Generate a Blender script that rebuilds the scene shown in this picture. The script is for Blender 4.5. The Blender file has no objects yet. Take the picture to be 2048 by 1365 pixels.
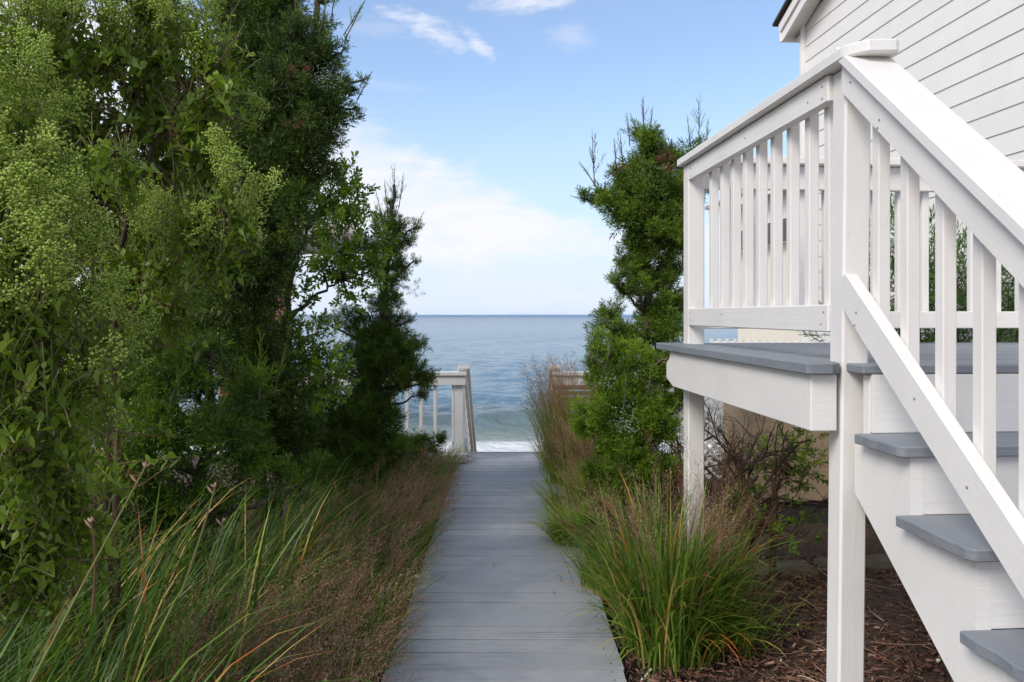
import bpy, math, random
import numpy as np
from mathutils import Vector, Matrix

# ------------------------------------------------------------------ camera, sky, sun, exposure
S = bpy.context.scene
COL = S.collection
R = math.radians
F = 1593.0            # focal length of the photograph in its own pixels
cam_d = bpy.data.cameras.new('camera'); cam = bpy.data.objects.new('camera', cam_d); COL.objects.link(cam)
cam.location = (0, 0, 1.6); cam.rotation_euler = (R(90), 0, 0)
cam_d.sensor_width = 36; cam_d.lens = 28.0
cam_d.shift_x = 6/2048; cam_d.shift_y = -52.5/2048
cam_d.clip_start = 0.05; cam_d.clip_end = 60000
S.camera = cam
S.view_settings.view_transform = 'Standard'; S.view_settings.look = 'None'
S.view_settings.gamma = 1; S.view_settings.use_curve_mapping = False
S.view_settings.exposure = 0.56
S.cycles.max_bounces = 8; S.cycles.diffuse_bounces = 4; S.cycles.transparent_max_bounces = 8
SUN_EL, SUN_AZ = R(40), R(-136)        # azimuth from +Y, clockwise: the soft sun stands behind and to the left

def math_builder(nt):
    def M(op, a, b=None, c=None, clamp=False):
        n = nt.nodes.new('ShaderNodeMath'); n.operation = op; n.use_clamp = clamp
        for i, v in enumerate((a, b, c)):
            if v is None: continue
            if isinstance(v, (int, float)): n.inputs[i].default_value = v
            else: nt.links.new(v, n.inputs[i])
        return n.outputs[0]
    return M
def smooth(nt, v, a, b):
    n = nt.nodes.new('ShaderNodeMapRange'); n.interpolation_type = 'SMOOTHSTEP'
    nt.links.new(v, n.inputs['Value']); n.inputs['From Min'].default_value = a; n.inputs['From Max'].default_value = b
    return n.outputs['Result']
def noise_node(nt, vec, scale, detail=4, rough=.5, dist=0):
    n = nt.nodes.new('ShaderNodeTexNoise'); nt.links.new(vec, n.inputs['Vector'])
    n.inputs['Scale'].default_value = scale; n.inputs['Detail'].default_value = detail
    n.inputs['Roughness'].default_value = rough; n.inputs['Distortion'].default_value = dist
    return n.outputs['Fac']
def mixc(nt, f, a, b, mode='MIX'):
    n = nt.nodes.new('ShaderNodeMix'); n.data_type = 'RGBA'; n.blend_type = mode
    for s, v in ((n.inputs['Factor'], f), (n.inputs['A'], a), (n.inputs['B'], b)):
        if isinstance(v, (int, float)): s.default_value = v
        elif isinstance(v, tuple): s.default_value = (*v[:3], 1)
        else: nt.links.new(v, s)
    return n.outputs['Result']
def mapping(nt, vec, scale=(1, 1, 1), loc=(0, 0, 0), rot=(0, 0, 0)):
    n = nt.nodes.new('ShaderNodeMapping'); nt.links.new(vec, n.inputs['Vector'])
    n.inputs['Scale'].default_value = scale; n.inputs['Location'].default_value = loc; n.inputs['Rotation'].default_value = rot
    return n.outputs[0]

def build_world():
    w = bpy.data.worlds.new('World'); S.world = w; w.use_nodes = True
    nt = w.node_tree; nt.nodes.clear(); M = math_builder(nt); L = nt.links
    out = nt.nodes.new('ShaderNodeOutputWorld'); bg = nt.nodes.new('ShaderNodeBackground'); L.new(bg.outputs[0], out.inputs[0])
    bg.inputs[1].default_value = 0.10
    sky = nt.nodes.new('ShaderNodeTexSky'); sky.sky_type = 'NISHITA'; sky.sun_disc = False
    sky.sun_elevation = SUN_EL; sky.sun_rotation = SUN_AZ; sky.air_density = 1.0; sky.dust_density = .6; sky.ozone_density = 1.2
    tc = nt.nodes.new('ShaderNodeTexCoord'); sx = nt.nodes.new('ShaderNodeSeparateXYZ'); L.new(tc.outputs['Generated'], sx.inputs[0])
    x, y, z = sx.outputs
    az = M('ARCTAN2', x, y)
    el = M('DIVIDE', z, M('SQRT', M('ADD', M('MULTIPLY', x, x), M('ADD', M('MULTIPLY', y, y), 1e-4))))
    cv = nt.nodes.new('ShaderNodeCombineXYZ'); L.new(az, cv.inputs[0]); L.new(el, cv.inputs[1])
    # soft wispy noise, stretched along the horizon and leaning down to the right as the bank does
    n1 = noise_node(nt, mapping(nt, cv.outputs[0], (3.0, 8.0, 1), (.3, .1, 0), (0, 0, R(-14))), 1.0, 6, .55, .4)
    n2 = noise_node(nt, mapping(nt, cv.outputs[0], (9.0, 26.0, 1), (1.3, 2.1, 0), (0, 0, R(-20))), 1.0, 6, .6, .6)
    n3 = noise_node(nt, mapping(nt, cv.outputs[0], (38.0, 90.0, 1), (2.3, 4.1, 0), (0, 0, R(-24))), 1.0, 5, .65, .8)
    nn = M('ADD', M('MULTIPLY', M('SUBTRACT', n1, .5), .30), M('MULTIPLY', M('SUBTRACT', n2, .5), .10))
    # upper edge of the cloud bank falls from left to right
    edge = M('MINIMUM', M('MAXIMUM', M('SUBTRACT', .158, M('MULTIPLY', az, .47)), .10), .42)
    bank = smooth(nt, M('ADD', M('SUBTRACT', edge, el), nn), -.03, .045)
    low = smooth(nt, M('ADD', el, M('MULTIPLY', nn, .35)), .045, .085)
    bank = M('MULTIPLY', bank, M('ADD', M('MULTIPLY', low, .62), .36))
    bank = M('MULTIPLY', bank, M('ADD', .70, M('MULTIPLY', smooth(nt, n2, .35, .6), .30)))
    # high wisps above the view, cover raised to make the skylight less blue
    high = M('MULTIPLY', smooth(nt, M('ADD', M('MULTIPLY', n1, .6), M('MULTIPLY', n2, .45)), .48, .66), .85)
    high = M('MULTIPLY', high, smooth(nt, el, .36, .80))
    cov = M('MAXIMUM', bank, high)
    for (cx, cy, rx, ry, rot, s) in ((-.095, .355, .052, .014, -20, .80), (-.042, .342, .026, .010, -38, .80), (.012, .400, .050, .018, -4, .72),
                                     (.078, .350, .030, .016, 0, .30), (-.16, .355, .05, .012, 0, .18), (-.15, .285, .05, .006, -8, .12), (.07, .024, .05, .006, 0, .45)):
        dx = M('SUBTRACT', az, cx); dy = M('SUBTRACT', el, cy); c, sn = math.cos(R(rot)), math.sin(R(rot))
        u = M('DIVIDE', M('ADD', M('MULTIPLY', dx, c), M('MULTIPLY', dy, sn)), rx)
        v = M('DIVIDE', M('SUBTRACT', M('MULTIPLY', dy, c), M('MULTIPLY', dx, sn)), ry)
        q = M('SQRT', M('ADD', M('MULTIPLY', u, u), M('MULTIPLY', v, v)))
        q = M('ADD', q, M('ADD', M('MULTIPLY', M('SUBTRACT', n2, .5), 3.0), M('MULTIPLY', M('SUBTRACT', n3, .5), 1.6)))
        m = M('MULTIPLY', M('SUBTRACT', 1.0, smooth(nt, q, -.1, 1.5)), s)
        cov = M('MAXIMUM', cov, m)
    cov = M('MULTIPLY', cov, smooth(nt, z, -.01, .012))
    skyc = mixc(nt, 1.0, sky.outputs[0], (1.30, 1.36, 1.45), 'MULTIPLY')
    # thin veil of high haze, paler towards the horizon all round
    veil = M('ADD', .16, M('MULTIPLY', M('SUBTRACT', 1.0, smooth(nt, el, .0, .34)), .72))
    skyc = mixc(nt, veil, skyc, (4.35, 5.35, 6.9))
    col = mixc(nt, cov, skyc, (6.6, 6.6, 7.1))
    L.new(col, bg.inputs[0])
build_world()
sun_d = bpy.data.lights.new('sun', 'SUN'); sun_d.energy = 1.9; sun_d.angle = R(26); sun_d.color = (1.0, .95, .87)
sun = bpy.data.objects.new('sun', sun_d); COL.objects.link(sun)
sd = Vector((math.sin(SUN_AZ)*math.cos(SUN_EL), math.cos(SUN_AZ)*math.cos(SUN_EL), math.sin(SUN_EL)))
sun.rotation_euler = sd.to_track_quat('Z', 'Y').to_euler(); sun.location = (-8, -8, 14)

# ------------------------------------------------------------------ helpers
rng = np.random.default_rng(7)
def W(px, py, d):            # where a point of the photograph lies at distance d
    return np.array(((px-1018)/F*d, d, 1.6+(630-py)/F*d))

def tag(o, label=None, cat=None, group=None, kind=None):
    if label: o['label'] = label
    if cat: o['category'] = cat
    if group: o['group'] = group
    if kind: o['kind'] = kind
    return o
def empty(name, loc=(0, 0, 0), rz=0):
    o = bpy.data.objects.new(name, None); COL.objects.link(o); o.location = loc; o.rotation_euler = (0, 0, rz)
    o.empty_display_size = .1
    return o
def link(name, me, mat=None, parent=None):
    o = bpy.data.objects.new(name, me); COL.objects.link(o)
    if mat is not None and not me.materials: me.materials.append(mat)
    if parent: o.parent = parent
    return o
def mesh_np(name, V, T, mat, parent=None, tint=None, smooth_=False, kind=None):
    V = np.ascontiguousarray(V, dtype=np.float32); T = np.ascontiguousarray(T, dtype=np.int32)
    me = bpy.data.meshes.new(name); k = T.shape[1]
    me.vertices.add(len(V)); me.vertices.foreach_set('co', V.ravel())
    me.loops.add(T.size); me.loops.foreach_set('vertex_index', T.ravel())
    me.polygons.add(len(T)); me.polygons.foreach_set('loop_start', np.arange(0, T.size, k, dtype=np.int32))
    me.polygons.foreach_set('loop_total', np.full(len(T), k, dtype=np.int32))
    if smooth_: me.polygons.foreach_set('use_smooth', np.ones(len(T), dtype=bool))
    if tint is not None:
        a = me.attributes.new('tint', 'FLOAT', 'POINT'); a.data.foreach_set('value', np.ascontiguousarray(tint, dtype=np.float32))
    me.update(calc_edges=True)
    o = link(name, me, mat, parent)
    if kind: o['kind'] = kind
    return o

class Geo:
    """collects triangle soups of one mesh"""
    def __init__(s): s.V, s.T, s.C, s.n = [], [], [], 0
    def add(s, V, T, C=None):
        V = np.asarray(V, float).reshape(-1, 3); T = np.asarray(T, int)
        s.V.append(V); s.T.append(T+s.n); s.C.append(np.full(len(V), .5) if C is None else np.broadcast_to(C, (len(V),)).astype(float)); s.n += len(V)
    def inst(s, tm, P, Rm, sc, tint=None):
        V, T, C = tm; k = len(P)
        if k == 0: return
        sc = np.asarray(sc, float)
        if sc.ndim == 1: sc = np.repeat(sc[:, None], 3, 1)
        X = np.einsum('kij,knj->kni', Rm, V[None]*sc[:, None, :])+np.asarray(P)[:, None, :]
        TT = T[None]+(np.arange(k)*len(V))[:, None, None]
        CC = np.broadcast_to(C[None], (k, len(V))).copy()
        if tint is not None: CC = CC+np.asarray(tint)[:, None]
        s.V.append(X.reshape(-1, 3)); s.T.append(TT.reshape(-1, 3)+s.n); s.C.append(CC.ravel()); s.n += k*len(V)
    def build(s, name, mat, parent=None, kind=None, smooth_=False):
        return mesh_np(name, np.concatenate(s.V), np.concatenate(s.T), mat, parent, np.concatenate(s.C), smooth_, kind)

def unit(v):
    v = np.asarray(v, float); return v/np.maximum(np.linalg.norm(v, axis=-1, keepdims=True), 1e-9)
def frames(D, roll=None):
    """rotation matrices that turn +Z into D, with a random roll"""
    D = unit(D); k = len(D)
    A = np.where(np.abs(D[:, 2:3]) > .95, np.array([[1., 0, 0]]), np.array([[0, 0, 1.]]))
    X = unit(np.cross(A, D)); Y = np.cross(D, X)
    a = rng.uniform(0, 2*np.pi, k) if roll is None else roll
    c, s_ = np.cos(a)[:, None], np.sin(a)[:, None]
    return np.stack((X*c+Y*s_, -X*s_+Y*c, D), axis=2)
def rand_dir(k): return unit(rng.normal(size=(k, 3)))

def tube(geo, pts, rad, sides=6, tint=.5, wob=0):
    pts = np.asarray(pts, float); n = len(pts); rad = np.broadcast_to(rad, (n,)).astype(float)
    t = unit(np.gradient(pts, axis=0)); ref = np.array((.31, .17, .93)); X = unit(np.cross(ref, t)); Y = np.cross(t, X)
    a = np.arange(sides)/sides*2*np.pi
    ring = pts[:, None]+(X[:, None]*np.cos(a)[None, :, None]+Y[:, None]*np.sin(a)[None, :, None])*(rad[:, None, None]*(1+wob*rng.normal(size=(n, sides, 1))))
    T = []
    for i in range(n-1):
        for j in range(sides):
            p, q = i*sides+j, i*sides+(j+1) % sides
            T += [(p, q, q+sides), (p, q+sides, p+sides)]
    geo.add(ring.reshape(-1, 3), T, tint)
def bez(a, b, bow=(0, 0, 0), n=7, jit=0):
    a, b, bow = map(np.asarray, (a, b, bow)); t = np.linspace(0, 1, n)[:, None]
    p = a*(1-t)+b*t+bow*(4*t*(1-t))
    if jit: p[1:-1] += rng.normal(size=(n-2, 3))*jit
    return p

# chamfered box whose length runs along local X; many boards share one mesh by size
_box_cache = {}
def box_mesh(L, Wd, H, bev=.004, key=None):
    k = (round(L, 4), round(Wd, 4), round(H, 4), bev, key)
    if k in _box_cache: return _box_cache[k]
    import bmesh
    bm = bmesh.new(); bmesh.ops.create_cube(bm, size=1)
    bmesh.ops.scale(bm, vec=(L, Wd, H), verts=bm.verts)
    if bev: bmesh.ops.bevel(bm, geom=bm.edges[:], offset=bev, segments=1, affect='EDGES')
    me = bpy.data.meshes.new('board'); bm.to_mesh(me); bm.free(); _box_cache[k] = me
    return me
def board(name, p0, p1, w, h, mat, parent=None, up=(0, 0, 1), bev=.004, off=(0, 0)):
    """a board from p0 to p1, w wide (sideways), h high (towards up)"""
    p0, p1 = Vector(p0), Vector(p1); x = (p1-p0); L = x.length; x.normalize()
    y = Vector(up).cross(x); y.normalize(); z = x.cross(y)
    me = box_mesh(L, w, h, bev, mat.name)
    o = link(name, me, mat, parent)
    c = (p0+p1)/2+y*off[0]+z*off[1]
    m = Matrix((x, y, z)).transposed().to_4x4(); m.translation = c
    o.matrix_local = m
    return o
def box(name, lo, hi, mat, parent=None, bev=.003):
    lo, hi = Vector(lo), Vector(hi); s = hi-lo; c = (lo+hi)/2
    me = box_mesh(s.x, s.y, s.z, bev, mat.name); o = link(name, me, mat, parent); o.location = c
    return o
def prism(name, poly, a0, a1, mat, parent=None, axis=0, bev=0):
    """polygon in the plane across `axis`, extruded from a0 to a1"""
    import bmesh
    bm = bmesh.new(); n = len(poly)
    def P(a, p): return (a, p[0], p[1]) if axis == 0 else ((p[0], a, p[1]) if axis == 1 else (p[0], p[1], a))
    v0 = [bm.verts.new(P(a0, p)) for p in poly]; v1 = [bm.verts.new(P(a1, p)) for p in poly]
    bm.faces.new(v0); bm.faces.new(v1[::-1])
    for i in range(n): bm.faces.new((v0[i], v0[(i+1) % n], v1[(i+1) % n], v1[i]))
    bmesh.ops.recalc_face_normals(bm, faces=bm.faces)
    if bev: bmesh.ops.bevel(bm, geom=bm.edges[:], offset=bev, segments=1, affect='EDGES')
    me = bpy.data.meshes.new(name); bm.to_mesh(me); bm.free()
    return link(name, me, mat, parent)

# ------------------------------------------------------------------ materials
def new_mat(name):
    m = bpy.data.materials.new(name); m.use_nodes = True; nt = m.node_tree
    b = nt.nodes['Principled BSDF']; return m, nt, b
def bump(nt, b, h, strength, dist=.01):
    n = nt.nodes.new('ShaderNodeBump'); n.inputs['Strength'].default_value = strength; n.inputs['Distance'].default_value = dist
    nt.links.new(h, n.inputs['Height']); nt.links.new(n.outputs[0], b.inputs['Normal'])
def coords(nt, what='Object'): return nt.nodes.new('ShaderNodeTexCoord').outputs[what]
def worldpos(nt): return nt.nodes.new('ShaderNodeNewGeometry').outputs['Position']
def objrand(nt): return nt.nodes.new('ShaderNodeObjectInfo').outputs['Random']

def paint_mat(name, base, alt, dirt=(.30, .27, .22), dirt_amt=.25, rough=.45, grain=.25, randvar=.05):
    m, nt, b = new_mat(name); M = math_builder(nt); oc = coords(nt)
    rv = objrand(nt)
    sh = nt.nodes.new('ShaderNodeVectorMath'); sh.operation = 'ADD'; nt.links.new(oc, sh.inputs[0])
    cv = nt.nodes.new('ShaderNodeCombineXYZ'); nt.links.new(M('MULTIPLY', rv, 37.), cv.inputs[0]); nt.links.new(M('MULTIPLY', rv, 11.), cv.inputs[1]); nt.links.new(cv.outputs[0], sh.inputs[1])
    v = sh.outputs[0]
    g = noise_node(nt, mapping(nt, v, (3, 60, 60)), 1.0, 5, .6, .8)
    blot = noise_node(nt, v, 3.2, 5, .6)
    fine = noise_node(nt, v, 180, 2, .5)
    c = mixc(nt, smooth(nt, blot, .35, .7), base, alt)
    specks = M('MULTIPLY', smooth(nt, noise_node(nt, v, 26, 3, .7, .5), .69, .76), dirt_amt*1.6)
    streak = M('MULTIPLY', smooth(nt, M('ADD', M('MULTIPLY', g, .5), M('MULTIPLY', blot, .5)), .56, .72), dirt_amt*.5)
    c = mixc(nt, M('MAXIMUM', specks, streak), c, dirt)
    c = mixc(nt, M('MULTIPLY', rv, randvar), c, tuple(x*.55 for x in base))
    nt.links.new(c, b.inputs['Base Color']); b.inputs['Roughness'].default_value = rough
    h = M('ADD', M('MULTIPLY', g, 1.0), M('MULTIPLY', fine, .12))
    bump(nt, b, h, grain, .004)
    return m
WHITE = paint_mat('white_paint', (.81, .78, .74), (.76, .73, .69), (.42, .38, .31), .28, .42, .30)
GREYP = paint_mat('grey_deck_paint', (.235, .252, .275), (.195, .21, .235), (.34, .34, .33), .35, .50, .55, .12)
SIDING = paint_mat('white_siding', (.83, .80, .76), (.79, .76, .72), (.55, .50, .44), .12, .5, .12)

def grey_path():
    m, nt, b = new_mat('grey_boardwalk_paint'); M = math_builder(nt)
    p = worldpos(nt); rv = objrand(nt)
    oc = coords(nt)
    sh = nt.nodes.new('ShaderNodeVectorMath'); sh.operation = 'ADD'; nt.links.new(oc, sh.inputs[0])
    cv = nt.nodes.new('ShaderNodeCombineXYZ'); nt.links.new(M('MULTIPLY', rv, 50.), cv.inputs[0]); nt.links.new(M('MULTIPLY', rv, 17.), cv.inputs[2]); nt.links.new(cv.outputs[0], sh.inputs[1])
    v = sh.outputs[0]
    g = noise_node(nt, mapping(nt, v, (1.6, 55, 8)), 1.0, 6, .65, 1.2)
    blot = noise_node(nt, p, 1.8, 6, .65, .4)
    c = mixc(nt, smooth(nt, blot, .36, .66), (.35, .352, .358), (.48, .465, .445))
    # worn, warmer dusty tread down the middle
    c = mixc(nt, M('MULTIPLY', smooth(nt, noise_node(nt, p, 5, 5, .7), .5, .72), .5), c, (.36, .355, .35))
    c = mixc(nt, M('MULTIPLY', smooth(nt, g, .55, .68), .60), c, (.16, .17, .18))
    c = mixc(nt, M('MULTIPLY', smooth(nt, noise_node(nt, p, 60, 3, .8), .70, .76), .6), c, (.12, .10, .085))
    c = mixc(nt, M('MULTIPLY', smooth(nt, noise_node(nt, mapping(nt, p, (1, 1, 1), (7, 3, 1)), 75, 2, .8), .73, .77), .7), c, (.55, .50, .44))
    c = mixc(nt, M('MULTIPLY', rv, .30), c, (.22, .235, .26))
    nt.links.new(c, b.inputs['Base Color']); b.inputs['Roughness'].default_value = .62; b.inputs['Specular IOR Level'].default_value = .3
    bump(nt, b, M('ADD', g, M('MULTIPLY', noise_node(nt, p, 120, 3, .6), .25)), .55, .004)
    return m
PATH = grey_path()

def leaf_mat(name, ramp, rough=.5, trans=.28, spec=.35):
    """ramp: (position, colour) pairs over the tint attribute of each leaf"""
    m, nt, b = new_mat(name); L = nt.links; out = nt.nodes['Material Output']
    at = nt.nodes.new('ShaderNodeAttribute'); at.attribute_name = 'tint'
    cr = nt.nodes.new('ShaderNodeValToRGB'); el = cr.color_ramp.elements
    while len(el) > 1: el.remove(el[-1])
    el[0].position = ramp[0][0]; el[0].color = (*ramp[0][1], 1)
    for p_, c_ in ramp[1:]:
        e = el.new(p_); e.color = (*c_, 1)
    M = math_builder(nt)
    n = noise_node(nt, worldpos(nt), 4.5, 3, .5)
    L.new(M('ADD', at.outputs['Fac'], M('MULTIPLY', M('SUBTRACT', n, .5), .35), clamp=True), cr.inputs[0])
    L.new(cr.outputs[0], b.inputs['Base Color']); b.inputs['Roughness'].default_value = rough
    b.inputs['Specular IOR Level'].default_value = spec
    if trans:
        tr = nt.nodes.new('ShaderNodeBsdfTranslucent'); L.new(mixc(nt, 1.0, cr.outputs[0], (1.3, 1.5, .7), 'MULTIPLY'), tr.inputs[0])
        mx = nt.nodes.new('ShaderNodeMixShader'); mx.inputs[0].default_value = trans
        L.new(b.outputs[0], mx.inputs[1]); L.new(tr.outputs[0], mx.inputs[2]); L.new(mx.outputs[0], out.inputs[0])
    return m
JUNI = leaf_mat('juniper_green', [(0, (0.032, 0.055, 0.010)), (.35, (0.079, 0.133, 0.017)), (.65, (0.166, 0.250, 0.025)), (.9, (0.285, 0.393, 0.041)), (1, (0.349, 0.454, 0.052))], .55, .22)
JUNIB = leaf_mat('juniper_bright_green', [(0, (0.034, 0.068, 0.010)), (.35, (0.097, 0.171, 0.013)), (.65, (0.202, 0.307, 0.019)), (1, (0.356, 0.472, 0.040))], .55, .25)
DEADJ = leaf_mat('dead_juniper_brown', [(0, (.06, .03, .022)), (.5, (.14, .05, .03)), (1, (.24, .09, .05))], .7, .1)
BAY = leaf_mat('bayberry_leaf', [(0, (0.062, 0.110, 0.010)), (.4, (0.135, 0.228, 0.017)), (.7, (0.247, 0.377, 0.023)), (1, (0.453, 0.565, 0.042))], .33, .25, .5)
GSL = leaf_mat('groundsel_leaf', [(0, (0.079, 0.132, 0.013)), (.4, (0.155, 0.236, 0.023)), (.8, (0.267, 0.349, 0.034)), (.93, (0.355, 0.402, 0.043)), (.96, (0.700, 0.524, 0.029)), (1, (0.700, 0.349, 0.022))], .45, .3, .4)
GSF = leaf_mat('groundsel_flower', [(0, (.22, .32, .05)), (.5, (.40, .50, .09)), (1, (.60, .66, .18))], .6, .25)
GRASS = leaf_mat('grass_blade', [(0, (0.052, 0.100, 0.019)), (.3, (0.106, 0.186, 0.027)), (.6, (0.210, 0.318, 0.039)), (.8, (0.391, 0.451, 0.069)), (.9, (0.675, 0.477, 0.158)), (1, (0.541, 0.132, 0.043))], .45, .35)
SEED = leaf_mat('seed_head_russet', [(0, (.13, .065, .045)), (.5, (.34, .18, .125)), (1, (.56, .37, .26))], .7, .25)
WILLOW = leaf_mat('narrow_leaf_green', [(0, (0.045, 0.090, 0.030)), (.5, (0.105, 0.195, 0.053)), (1, (0.225, 0.330, 0.105))], .4, .3)
BERRY = leaf_mat('pale_blue_berry', [(0, (.20, .25, .24)), (1, (.40, .46, .44))], .6, 0)
STEM = leaf_mat('reddish_stem', [(0, (.04, .025, .018)), (.35, (.06, .035, .02)), (.6, (.15, .085, .045)), (1, (.18, .19, .06))], .65, 0)

def bark_mat(name, a, b_):
    m, nt, b = new_mat(name); p = worldpos(nt)
    n = noise_node(nt, mapping(nt, p, (30, 30, 7)), 1, 5, .7, .6)
    nt.links.new(mixc(nt, smooth(nt, n, .35, .65), a, b_), b.inputs['Base Color']); b.inputs['Roughness'].default_value = .85
    bump(nt, b, n, .8, .01); return m
BARK = bark_mat('bark', (.045, .032, .024), (.13, .10, .08))
TWIG = bark_mat('dead_twig', (.05, .028, .022), (.15, .085, .065))

def ground_mat():
    m, nt, b = new_mat('mulch_soil'); p = worldpos(nt); M = math_builder(nt)
    n = noise_node(nt, p, 35, 6, .75, .8); v = nt.nodes.new('ShaderNodeTexVoronoi'); v.inputs['Scale'].default_value = 28
    nt.links.new(mapping(nt, p, (1, 2.2, 1), rot=(0, 0, .7)), v.inputs['Vector'])
    c = mixc(nt, smooth(nt, n, .35, .65), (.07, .043, .032), (.21, .135, .10))
    c = mixc(nt, M('MULTIPLY', smooth(nt, noise_node(nt, p, 2.0, 4), .45, .7), .5), c, (.11, .07, .05))
    nt.links.new(c, b.inputs['Base Color']); b.inputs['Roughness'].default_value = .95
    bump(nt, b, M('ADD', n, v.outputs['Distance']), 1.0, .03); return m
SOIL = ground_mat()
CHIP = leaf_mat('mulch_chip', [(0, (0.060, 0.034, 0.026)), (.4, (0.177, 0.093, 0.067)), (.75, (0.326, 0.184, 0.128)), (.93, (0.544, 0.346, 0.243)), (1, (0.900, 0.900, 0.717))], .9, 0, .2)
def flat(name, c, rough=.7, var=.25, scale=6, bmp=.2, spec=None):
    m, nt, b = new_mat(name); p = worldpos(nt); n = noise_node(nt, p, scale, 5, .6)
    nt.links.new(mixc(nt, smooth(nt, n, .3, .7), c, tuple(x*(1-var) for x in c)), b.inputs['Base Color']); b.inputs['Roughness'].default_value = rough
    if bmp: bump(nt, b, noise_node(nt, p, scale*12, 3, .6), bmp, .01)
    return m
SAND = flat('sand', (.50, .44, .34), .9, .2, 3)
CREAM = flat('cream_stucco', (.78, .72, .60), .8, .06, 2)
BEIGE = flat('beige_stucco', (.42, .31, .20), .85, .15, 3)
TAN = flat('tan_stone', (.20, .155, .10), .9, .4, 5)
ROOFM = flat('pale_shingle', (.42, .36, .31), .9, .25, 8)
DARKROOF = flat('dark_shingle_edge', (.06, .055, .05), .8, .3, 12)
GLASS, _nt, _b = new_mat('dark_window_glass'); _b.inputs['Base Color'].default_value = (.035, .028, .022, 1); _b.inputs['Roughness'].default_value = .25
MORTAR = flat('mortar', (.52, .46, .42), .9, .2, 20)
def brick_mat():
    m, nt, b = new_mat('red_brick'); p = worldpos(nt)
    c = mixc(nt, objrand(nt), (.34, .10, .06), (.46, .19, .12)); c = mixc(nt, smooth(nt, noise_node(nt, p, 22, 4), .5, .75), c, (.22, .08, .055))
    nt.links.new(c, b.inputs['Base Color']); b.inputs['Roughness'].default_value = .9; return m
BRICK = brick_mat()
BROWNW = flat('weathered_brown_wood', (.24, .13, .085), .8, .35, 9)
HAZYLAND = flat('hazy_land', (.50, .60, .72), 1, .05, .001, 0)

# ------------------------------------------------------------------ ground, beach, sea
def terrain():
    xs = np.unique(np.concatenate((np.linspace(-400, -14, 30), np.linspace(-14, 14, 90), np.linspace(14, 400, 30))))
    ys = np.unique(np.concatenate((np.linspace(-120, -2, 20), np.linspace(-2, 12, 90), np.linspace(12, 16, 14), np.linspace(16, 60, 24))))
    X, Y = np.meshgrid(xs, ys); Z = -.075+.018*np.sin(X*1.7+Y*.9)+.014*np.sin(X*3.9-Y*3.1+1)
    Z = np.where((X > -.62) & (X < .58) & (Y < 9.4), -.10, Z)
    def prof(y): return np.interp(y, [9.6, 11.2, 14, 27, 60], [0, -1.6, -2.45, -3.02, -5.5])
    Z = Z+prof(Y)
    idx = np.arange(X.size).reshape(X.shape); q = np.stack((idx[:-1, :-1], idx[:-1, 1:], idx[1:, 1:], idx[1:, :-1]), -1).reshape(-1, 4)
    V = np.stack((X, Y, Z), -1).reshape(-1, 3)
    cy = V[q].mean(1)[:, 1]
    g = q[cy < 11.5]; s = q[cy >= 11.5]
    def sub(f, name, mat):
        u, inv = np.unique(f, return_inverse=True)
        o = mesh_np(name, V[u], inv.reshape(f.shape), mat, smooth_=True); o['kind'] = 'structure'; return o
    sub(g, 'ground', SOIL); sub(s, 'beach', SAND)
terrain()

SEA = -3.0
def sea_mat():
    m, nt, b = new_mat('sea_water'); M = math_builder(nt); p = worldpos(nt); sx = nt.nodes.new('ShaderNodeSeparateXYZ'); nt.links.new(p, sx.inputs[0])
    x, y, z = sx.outputs
    lown = noise_node(nt, mapping(nt, p, (.10, .22, .3)), 1, 4, .6)
    yy = M('ADD', y, M('MULTIPLY', M('SUBTRACT', lown, .5), 3))
    deep = mixc(nt, smooth(nt, yy, 60, 900), (.15, .25, .31), (.10, .19, .28))
    c = mixc(nt, smooth(nt, yy, 31, 46), (.19, .255, .225), deep)
    silt = M('MULTIPLY', M('SUBTRACT', 1, smooth(nt, yy, 29.5, 33)), .6)
    c = mixc(nt, silt, c, (.42, .43, .36))
    # wash and broken foam close to the sand
    fn = noise_node(nt, mapping(nt, p, (.8, 2.2, 1)), 1, 7, .72, 1.0)
    fn2 = noise_node(nt, mapping(nt, p, (.35, 1.6, 1), (3, 5, 0)), 1, 7, .7, 1.2)
    foam = smooth(nt, M('SUBTRACT', M('ADD', fn, .0), M('MULTIPLY', M('SUBTRACT', y, 28.3), .17)), .33, .50)
    band = M('MULTIPLY', smooth(nt, M('SUBTRACT', M('MULTIPLY', M('ABSOLUTE', M('SUBTRACT', y, 30.2)), -.11), M('SUBTRACT', .62, fn2)), -.03, .06), .75)
    foam = M('MAXIMUM', foam, band)
    c = mixc(nt, foam, c, (.80, .80, .77)); nt.links.new(c, b.inputs['Base Color'])
    rg = M('ADD', M('MULTIPLY', foam, .6), M('ADD', .10, M('MULTIPLY', smooth(nt, y, 60, 2500), .22))); nt.links.new(rg, b.inputs['Roughness'])
    b.inputs['IOR'].default_value = 1.33
    w1 = noise_node(nt, mapping(nt, p, (1.3, 1.8, 1)), 1, 5, .62, .4); w2 = noise_node(nt, mapping(nt, p, (.30, .55, 1)), 1, 5, .6, .3)
    w3 = noise_node(nt, mapping(nt, p, (.05, .13, 1)), 1, 5, .65, .2)
    h = M('ADD', M('MULTIPLY', w1, .55), M('ADD', M('MULTIPLY', w2, M('MULTIPLY', 2.6, smooth(nt, y, 60, 220))), M('MULTIPLY', w3, M('MULTIPLY', 10.0, smooth(nt, y, 140, 500)))))
    bump(nt, b, h, .75, 1.0); return m
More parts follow.
